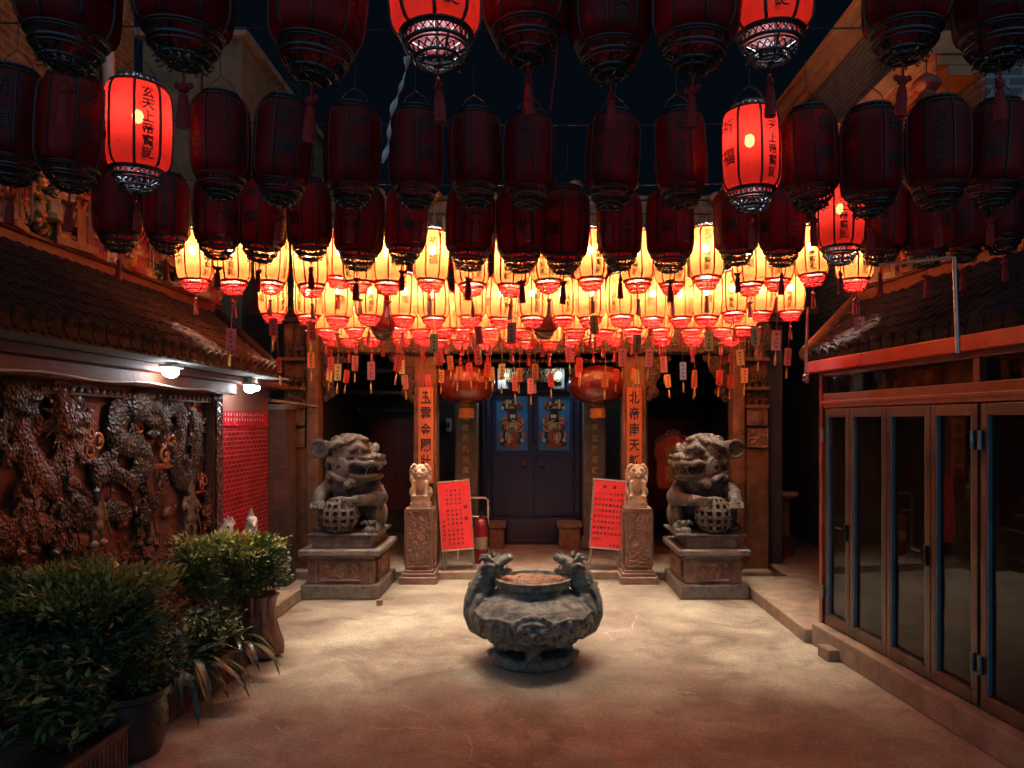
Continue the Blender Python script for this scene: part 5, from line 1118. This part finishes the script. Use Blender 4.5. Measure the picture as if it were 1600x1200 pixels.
# ornament in the leaves
g = thing('fruit_ornament', 'small shiny red and white ball ornament among the strap leaves', 'ornament', (-2.32, 5.02, .25), local=True)
mb = MB(); mb.lathe([(.004, -.045)] + [(.052*sin(pi*k/12), -.045*cos(pi*k/12)) for k in range(1, 12)] + [(.004, .040)], 24); mb.build('ball', mat('shiny_red_white', (.55, .10, .03), .15, var=.3, scale=10, col2=(.75, .55, .4), coat=.8), g, smooth=70)
mb = MB(); mb.tube([(0, 0, .035), (.01, 0, .08)], .006, 6); mb.build('stalk', M_bark, g); mb = MB(); mb.tube([(.053*cos(a), .053*sin(a), 0) for a in [2*pi*k/24 for k in range(24)]], .006, 6, closed=True); mb.build('rim', M_white, g, smooth=60)
# white bird statues
M_bird = mat('white_glazed_statue', (.62, .52, .44), .4, var=.25, scale=14, bump=.2)
for i, (p, s, sc, lb) in enumerate((((-2.87, 7.02, .50), 1, .84, 'smaller white crested bird statue peering over the round shrub, nearer the relief frame'), ((-2.735, 7.12, .50), 1, .92, 'taller white crested bird statue peering over the round shrub, nearer the brick pier'))):
    g = thing('bird_statue', lb, 'statue', p, local=True, group='white bird statues'); g.scale = (sc,)*3; g.rotation_euler = (0, 0, R(-30 + 62*i))
    mb = MB(); mb.ell((0, .08, .18), (.11, .17, .13)); mb.limb([(0, .0, .22), (0, -.06, .36), (0, -.05, .50), (0, -.06, .58)], [.10, .075, .06, .058]); mb.ell((0, -.07, .60), (.06, .075, .06)); mb.limb([(0, -.12, .585), (0, -.19, .56)], [.034, .010], 8)
    for k, (y, z) in enumerate(((-.10, .68), (-.06, .71), (-.01, .69))): mb.tube([(0, y + .02, .63), (0, y, z + .03)], [.032, .006], 8)
    for sd in (-1, 1):
        mb.ell((sd*.10, .10, .20), (.035, .15, .09), (.4, 0, 0)); mb.limb([(sd*.05, .04, .1), (sd*.05, .03, 0)], [.03, .028], 8)
    for k in range(3): mb.limb([(0, .2, .2), ((k-1)*.04, .30, .24)], [.05, .02], 8)
    mb.box(-.11, .11, -.09, .18, -.03, .012)
    mb.blob('bird_body', M_bird, g, .008, 1)
    mb = MB(); 
    for sd in (-1, 1): mb.ell((sd*.052, -.095, .612), .013, n=10, k=7)
    mb.build('eye', M_ink, g, smooth=60)
g = thing('statue_stand', 'low stone stand under the two white bird statues', 'stand', (-2.82, 7.08, .14))
mb = MB(); mb.box(-3.08, -2.56, 6.86, 7.34, .14, .40); mb.build('block', M_stone_dark, g, bevel=.012); mb = MB(); mb.box(-3.12, -2.52, 6.82, 7.38, .40, .475); mb.build('slab', M_stone_dark, g, bevel=.014)

# ================================================================= hanging paper lanterns
P_WARM = paper('amber_lit_paper', (.060, .0225, .0062), (.36, .045, .014), .022, (1, .34, .11), spots=.6)
P_RED = paper('red_lit_paper', (.50, .016, .009), (.30, .012, .012), .03, (1, .20, .05), spots=.35)
P_DARK = paper('unlit_red_paper', (.50, .028, .048), (.21, .016, .027), .0, (1, .1, .1), spots=.25, w_trans=.66, dust=.5)
M_rib_w = mat('red_lit_rib', (.30, .0035, .003), .7, spec=.03); M_rib_d = mat('dark_lantern_rib', (.035, .008, .010), .45)  # warm rib: red glow of the lit paper put into the colour
M_cap_w = mat('red_lit_cap', (.26, .004, .0035), .7, spec=.05, metal=.0, var=.3, scale=20); M_cap_d = mat('black_lantern_cap', (.045, .060, .070), .32, metal=.6, var=.3, scale=20)  # warm cap: red lantern glow put into the colour
M_tassel = mat('red_tassel', (.36, .022, .022), .7, bump=.6, bscale=200); M_tas_y = mat('amber_tassel', (.62, .32, .06), .7, bump=.5, bscale=200)
M_card = [mat('red_wish_card', (.62, .06, .04), .5), mat('pink_wish_card', (.55, .17, .16), .5), mat('orange_wish_card', (.68, .22, .06), .5), mat('blue_grey_wish_card', (.22, .24, .32), .5), mat('amber_wish_card', (.70, .45, .14), .5)]
B_WARM = emit('warm_bulb', (1.0, .86, .66), 3250); B_RED = emit('cool_lantern_bulb', (.88, .95, 1.0), 120)
HB, RB = .205, .150
def rprof(z, R_=RB):
    zs = .115; re = .104
    if abs(z) <= zs: return R_ - .003*(z/zs)**2
    t = (abs(z) - zs)/(HB - zs); return re + (R_ - .003 - re)*max(0, 1 - t**2.4)**.55
def shell():
    mb = MB(); zz = [-HB + 2*HB*k/30 for k in range(31)]
    mb.lathe([(rprof(z), z) for z in zz], 64, 0, None, False, lambda a, z: 1 - .016*abs(sin(4*a)))
    return mb
def ribs():
    mb = MB()
    for k in range(8):
        a = k*pi/4; mb.tube([((rprof(z) + .001)*sin(a), -(rprof(z) + .001)*cos(a), z) for z in [-HB + 2*HB*j/20 for j in range(21)]], .0062, 5)
    for z in (-HB+.004, HB-.004): mb.tube([((rprof(z)+.002)*cos(a), (rprof(z)+.002)*sin(a), z) for a in [2*pi*k/40 for k in range(40)]], .006, 6, closed=True)
    return mb
def lring(mb, r_, z, t, n=40): mb.tube([(r_*cos(a), r_*sin(a), z) for a in [2*pi*k/n for k in range(n)]], t, 6, closed=True)
def lattice(mb, r0, z0, r1, z1, n, t):
    for k in range(n):
        for s in (-1, 1):
            a0 = 2*pi*k/n; a1 = a0 + s*2*pi/n; mb.tube([(r0*cos(a0), r0*sin(a0), z0), (r1*cos(a1), r1*sin(a1), z1)], t, 4)
def bottom():
    mb = MB()
    lring(mb, .112, -HB-.002, .006); lattice(mb, .112, -HB-.003, .104, -HB-.030, 26, .0027); lring(mb, .103, -HB-.032, .007)
    lring(mb, .098, -HB-.046, .004); lattice(mb, .094, -HB-.050, .074, -HB-.074, 20, .0027); lring(mb, .074, -HB-.076, .006); lring(mb, .055, -HB-.092, .005)
    for k in range(12):
        a = 2*pi*k/12; mb.tube([((.075 + .012*cos(j*.9))*cos(a + .03*sin(j*.9)), (.075 + .012*cos(j*.9))*sin(a + .03*sin(j*.9)), -HB-.086 + .012*sin(j*.9)) for j in range(7)], .0028, 4)
    for k in range(4): a = pi*k/2 + .4; mb.tube([(.103*cos(a), .103*sin(a), -HB-.03), (.098*cos(a), .098*sin(a), -HB-.046), (.055*cos(a), .055*sin(a), -HB-.092), (.012*cos(a), .012*sin(a), -HB-.097)], .004, 5)
    mb.ell((0, 0, -HB-.098), (.016, .016, .009), n=10, k=6)
    return mb
def top():
    mb = MB(); lring(mb, .104, HB+.002, .007); lattice(mb, .104, HB+.004, .092, HB+.026, 20, .003); lring(mb, .092, HB+.028, .006); mb.lathe([(.001, HB+.022), (.094, HB+.022), (.094, HB+.026), (.001, HB+.026)], 32)  # solid disc added to keep bulb light from spilling upward
    mb.tube([(-.092, 0, HB+.028), (0, 0, HB+.032), (.092, 0, HB+.028)], .004, 5)
    mb.tube([(-.09, 0, HB+.03), (-.05, 0, HB+.10), (0, 0, HB+.135), (.05, 0, HB+.10), (.09, 0, HB+.03)], .0028, 5); mb.tube([(0, 0, HB+.135), (0, 0, HB+.30)], .0022, 5); return mb
def writing():
    mb = MB()
    def put(st, a0, zt, size, step):
        mb.text(st, lambda u, v: (lambda z: ((rprof(z)+.003)*sin(a0 + u/RB), -(rprof(z)+.003)*cos(a0 + u/RB), z))(zt + v), size, step)
    for k in range(8):
        a0 = (k + .5)*pi/4
        if k % 4 == 0: put('祈', a0, .10, .076, .1); put('福', a0, -.05, .082, .1)
        if k % 4 == 2: put('玄天上帝寶誕', a0, .138, .054, .0565)
    return mb
def tassel():
    mb = MB(); z = -HB-.105; mb.tube([(0, 0, z), (0, 0, z-.05)], .004, 5); mb.ell((0, 0, z-.06), (.020, .014, .017), n=10, k=7)
    for s in (-1, 1): mb.ell((s*.022, 0, z-.052), (.011, .007, .011), n=8, k=6)
    mb.lathe([(.008, z-.185), (.021, z-.185), (.019, z-.13), (.014, z-.085), (.006, z-.072)], 14, 0, None, True, lambda a, zz: 1 + .12*sin(7*a)); return mb
SH = shell(); RI = ribs(); BO = bottom(); TO = top(); WR = writing(); TA = tassel(); MB_b = MB(); MB_b.ell((0, 0, 0), (.026, .026, .034), n=8, k=5)
MESH = {}
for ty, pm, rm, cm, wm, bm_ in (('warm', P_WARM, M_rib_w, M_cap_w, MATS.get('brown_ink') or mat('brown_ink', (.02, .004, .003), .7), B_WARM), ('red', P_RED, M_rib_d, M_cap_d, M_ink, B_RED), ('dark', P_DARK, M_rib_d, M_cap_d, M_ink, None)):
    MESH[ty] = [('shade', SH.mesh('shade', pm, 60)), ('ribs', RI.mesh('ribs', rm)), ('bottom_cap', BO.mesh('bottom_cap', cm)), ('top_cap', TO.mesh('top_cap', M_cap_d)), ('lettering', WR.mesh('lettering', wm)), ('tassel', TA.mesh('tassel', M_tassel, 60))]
    if bm_: MESH[ty].append(('bulb', MB_b.mesh('bulb', bm_, 60)))
CARDS = []
for ci, cmt in enumerate(M_card):
    for L_, tilt in ((.20, .05), (.27, -.06), (.34, .10)):
        mb = MB(); z = -HB-.11; mb.tube([(.018, 0, z), (.02, 0, z-L_)], .0022, 4)
        x = .02; w_, h_ = (.040, .18) if ci % 2 else (.036, .16)
        mb.box(x-w_, x+w_, -.002, .002, z-L_-h_, z-L_, 0)
        yl = MB(); yl.tube([(x, 0, z-L_-h_), (x, 0, z-L_-h_-.03)], .002, 4); yl.lathe([(.004, z-L_-h_-.135), (.011, z-L_-h_-.13), (.009, z-L_-h_-.06), (.003, z-L_-h_-.03)], 10, 0, Matrix.Translation((x, 0, 0)))
        ink = MB(); q = random.Random(ci*7 + int(L_*100))
        for k in range(4): ink.text(q.choice('福祥安慶'), lambda u, v, k=k: (x + u, -.0035, z - L_ - .035 - .032*k*(h_/.15) + v), .022, .1)
        CARDS.append((mb.mesh('wish_card', cmt), yl.mesh('card_tassel', M_tas_y, 60), ink.mesh('card_lettering', M_ink)))
ORDN = ['first', 'second', 'third', 'fourth', 'fifth', 'sixth', 'seventh', 'eighth', 'ninth', 'tenth', 'eleventh', 'twelfth', 'thirteenth', 'fourteenth', 'fifteenth', 'sixteenth', 'seventeenth', 'eighteenth', 'nineteenth', 'twentieth']
# (row name, px, py, depth, state)
ROWS = {
 'front': [(110,-35,2.4,'d'),(288,-48,2.42,'d'),(500,-22,2.42,'d'),(678,-34,2.38,'r'),(820,-38,2.62,'d'),(950,-10,2.62,'d'),(1090,-28,2.54,'d'),(1205,-32,2.62,'r'),(1420,-45,2.48,'d'),(1560,-36,2.52,'d')],
 'second': [(22,188,3.5,'d'),(115,198,3.45,'d'),(215,201,3.56,'r'),(345,220,3.75,'d'),(443,228,3.82,'d'),(551,235,4.0,'d'),(650,238,3.95,'d'),(742,240,4.15,'d'),(827,243,4.12,'d'),(957,243,4.12,'d'),(1063,240,4.10,'d'),(1173,237,3.80,'r'),(1265,240,3.85,'d'),(1360,243,3.72,'d'),(1465,232,3.68,'d'),(1557,232,3.7,'d')],
 'third': [(185,322,4.85,'d'),(262,327,4.9,'d'),(340,333,4.8,'d'),(412,336,4.9,'d'),(483,336,4.75,'d'),(562,347,4.8,'d'),(635,345,5.0,'d'),(735,348,4.75,'d'),(812,350,4.75,'d'),(883,352,4.8,'d'),(968,352,4.85,'d'),(1047,351,4.8,'d'),(1150,346,5.0,'d'),(1222,346,4.85,'d'),(1313,340,4.55,'r'),(1378,342,4.8,'d'),(1445,342,4.75,'d'),(1503,340,4.85,'d'),(1562,325,4.8,'d')],
 'fourth': [(303,400,6.3,'w'),(362,403,6.25,'w'),(425,407,6.4,'w'),(484,410,6.4,'w'),(530,400,6.8,'w'),(560,404,6.3,'w'),(606,404,6.35,'w'),(674,400,6.35,'w'),(735,410,6.4,'w'),(800,408,6.35,'w'),(855,403,6.3,'w'),(921,399,6.4,'w'),(995,402,6.4,'w'),(1048,408,6.45,'w'),(1104,396,6.35,'w'),(1170,408,6.45,'w'),(1215,402,6.6,'w'),(1268,393,6.3,'w'),(1335,398,6.3,'w')],
 'fifth': [(426,460,7.4,'w'),(482,463,7.35,'w'),(528,463,7.4,'w'),(577,461,7.45,'w'),(632,463,7.5,'w'),(677,465,7.4,'w'),(735,462,7.4,'w'),(783,466,7.5,'w'),(832,465,7.4,'w'),(879,466,7.45,'w'),(922,464,7.4,'w'),(971,463,7.45,'w'),(1019,466,7.4,'w'),(1062,466,7.45,'w'),(1105,463,7.4,'w'),(1145,458,7.5,'w'),(1190,457,7.4,'w'),(1235,456,7.35,'w')],
 'sixth': [(512,488,8.3,'w'),(553,487,8.35,'w'),(597,488,8.3,'d'),(622,486,8.5,'w'),(655,487,8.3,'w'),(694,486,8.35,'w'),(722,487,8.45,'w'),(765,486,8.3,'w'),(812,488,8.35,'w'),(852,487,8.3,'d'),(900,487,8.35,'w'),(945,488,8.3,'w'),(988,486,8.35,'w'),(1030,487,8.4,'w'),(1083,486,8.3,'w'),(1128,485,8.35,'w'),(1163,483,8.4,'w')],
 'seventh': [(518,504,9.15,'w'),(548,505,9.1,'w'),(580,504,9.2,'w'),(628,505,9.1,'w'),(660,504,9.2,'w'),(690,505,9.15,'w'),(722,506,9.1,'w'),(760,507,9.15,'w'),(800,506,9.1,'w'),(825,507,9.2,'w'),(857,508,9.1,'w'),(893,506,9.2,'w'),(927,507,9.15,'w'),(963,505,9.1,'w'),(995,504,9.2,'w'),(1033,504,9.15,'w'),(1085,503,9.1,'w'),(1142,502,9.2,'w')],
}
STATE = {'d': 'unlit dark red', 'r': 'glowing red', 'w': 'glowing amber'}
WHERE = {('front', 3): 'glowing red lantern in the front row, trailing a twisted white ribbon', ('front', 7): 'glowing red lantern in the front row without the white ribbon', ('second', 2): 'glowing red lantern in the second row, beside the white drainpipe', ('second', 11): 'glowing red lantern in the second row, below the other front lit one without ribbon', ('third', 14): 'glowing red lantern in the third row, the only lit one there'}
rq = random.Random(19)
NL = 0
for row, items in ROWS.items():
    order = sorted(range(len(items)), key=lambda i: items[i][0])
    for rank, i in enumerate(order):
        px, py, d, st = items[i]; ty = {'d': 'dark', 'r': 'red', 'w': 'warm'}[st]
        word = 'leftmost' if rank == 0 else ('rightmost' if rank == len(items)-1 else ORDN[rank] + ' from the left')
        lb = WHERE.get((row, i)) or f'{STATE[st]} paper lantern, {word} in the {row} hanging row'
        g = thing('paper_lantern', lb, 'lantern', at(px, py, d), local=True, group=f'paper lanterns of the {row} row')
        g.rotation_euler = (R(rq.uniform(-3.5, 3.5)), R(rq.uniform(-3.5, 3.5)), rq.randrange(8)*pi/4 + R(rq.uniform(-14, 14)))
        if ty == 'red': g.rotation_euler[2] = R({('front', 3): -85, ('front', 7): -115, ('second', 2): -67.5, ('second', 11): -85, ('third', 14): -127}.get((row, i), 0))
        sc_ = rq.uniform(.96, 1.04); g.scale = (sc_*rq.uniform(.98, 1.02), sc_*rq.uniform(.98, 1.02), sc_)
        for nm, me in MESH[ty]:
            o = bpy.data.objects.new(nm, me); COL.objects.link(o); o.parent = g
            if nm == 'top_cap': o.rotation_euler = (0, 0, -g.rotation_euler[2])
            if nm == 'bulb': o.location = (rq.uniform(-.012, .012), rq.uniform(-.012, .012), .045 if ty == 'warm' else .055)
        if row in ('fourth', 'fifth', 'sixth', 'seventh') and ty == 'warm' and rq.random() < (.45 if row == 'fourth' else .92):
            cc, yy, ii = CARDS[min(len(CARDS)-1, int(rq.choices(range(5), [6, 2.5, 4, 1, 2])[0])*3 + rq.randrange(3))]
            c = bpy.data.objects.new('wish_card', cc); COL.objects.link(c); c.parent = g; c.rotation_euler = (0, R(rq.uniform(-5, 5)), -g.rotation_euler[2] + rq.uniform(-.7, .7))
            for me in (yy, ii):
                k = bpy.data.objects.new(me.name.split('.')[0], me); COL.objects.link(k); k.parent = c
        NL += 1
# cables the lanterns hang from
for row, items in ROWS.items():
    d = sum(i[2] for i in items)/len(items); zz = max(at(*i[:3]).z for i in items) + .52
    x0, x1 = (-4.2, 4.2) if row != 'seventh' else (-3.3, 3.3)
    mb = MB(); mb.tube([(x0 + (x1-x0)*k/24, d, zz + .10*((k-12)/12)**2) for k in range(25)], .0045, 6)
    tag(mb.build('hanging_cable', M_iron, None, smooth=60), f'thin dark cable carrying the {row} row of lanterns', 'cable', 'lantern cables')
# ribbon and cord
a0 = at(636, 88, 2.36); a1 = at(596, 255, 2.36); mb = MB(); n = 60
vs = []; fs = []
for k in range(n + 1):
    t = k/n; p = a0.lerp(a1, t) + Vector((.006*sin(t*9), 0, 0)); w_ = .010*abs(cos(t*7.5))**.7 + .0015; a = t*14
    vs += [p + Vector((w_*cos(a)*.9, w_*sin(a), 0)), p + Vector((-w_*cos(a)*.9, -w_*sin(a), 0)), p + Vector((w_*cos(a)*.9, w_*sin(a) + .0012, 0)), p + Vector((-w_*cos(a)*.9, -w_*sin(a) + .0012, 0))]
for k in range(n):
    i = 4*k; fs += [(i, i+1, i+5, i+4), (i+2, i+6, i+7, i+3), (i, i+4, i+6, i+2), (i+1, i+3, i+7, i+5)]
mb.add(vs, fs); tag(mb.build('twisted_ribbon', mat('white_ribbon', (.7, .72, .74), .5), None), 'twisted white ribbon trailing from the glowing front row lantern', 'ribbon')
mb = MB(); mb.tube([at(870, 72, 2.55), at(868, 110, 2.55), at(860, 172, 2.55)], .003, 5); tag(mb.build('hanging_string', M_tassel, None), 'thin red string hanging between the front row lanterns above the burner', 'string')
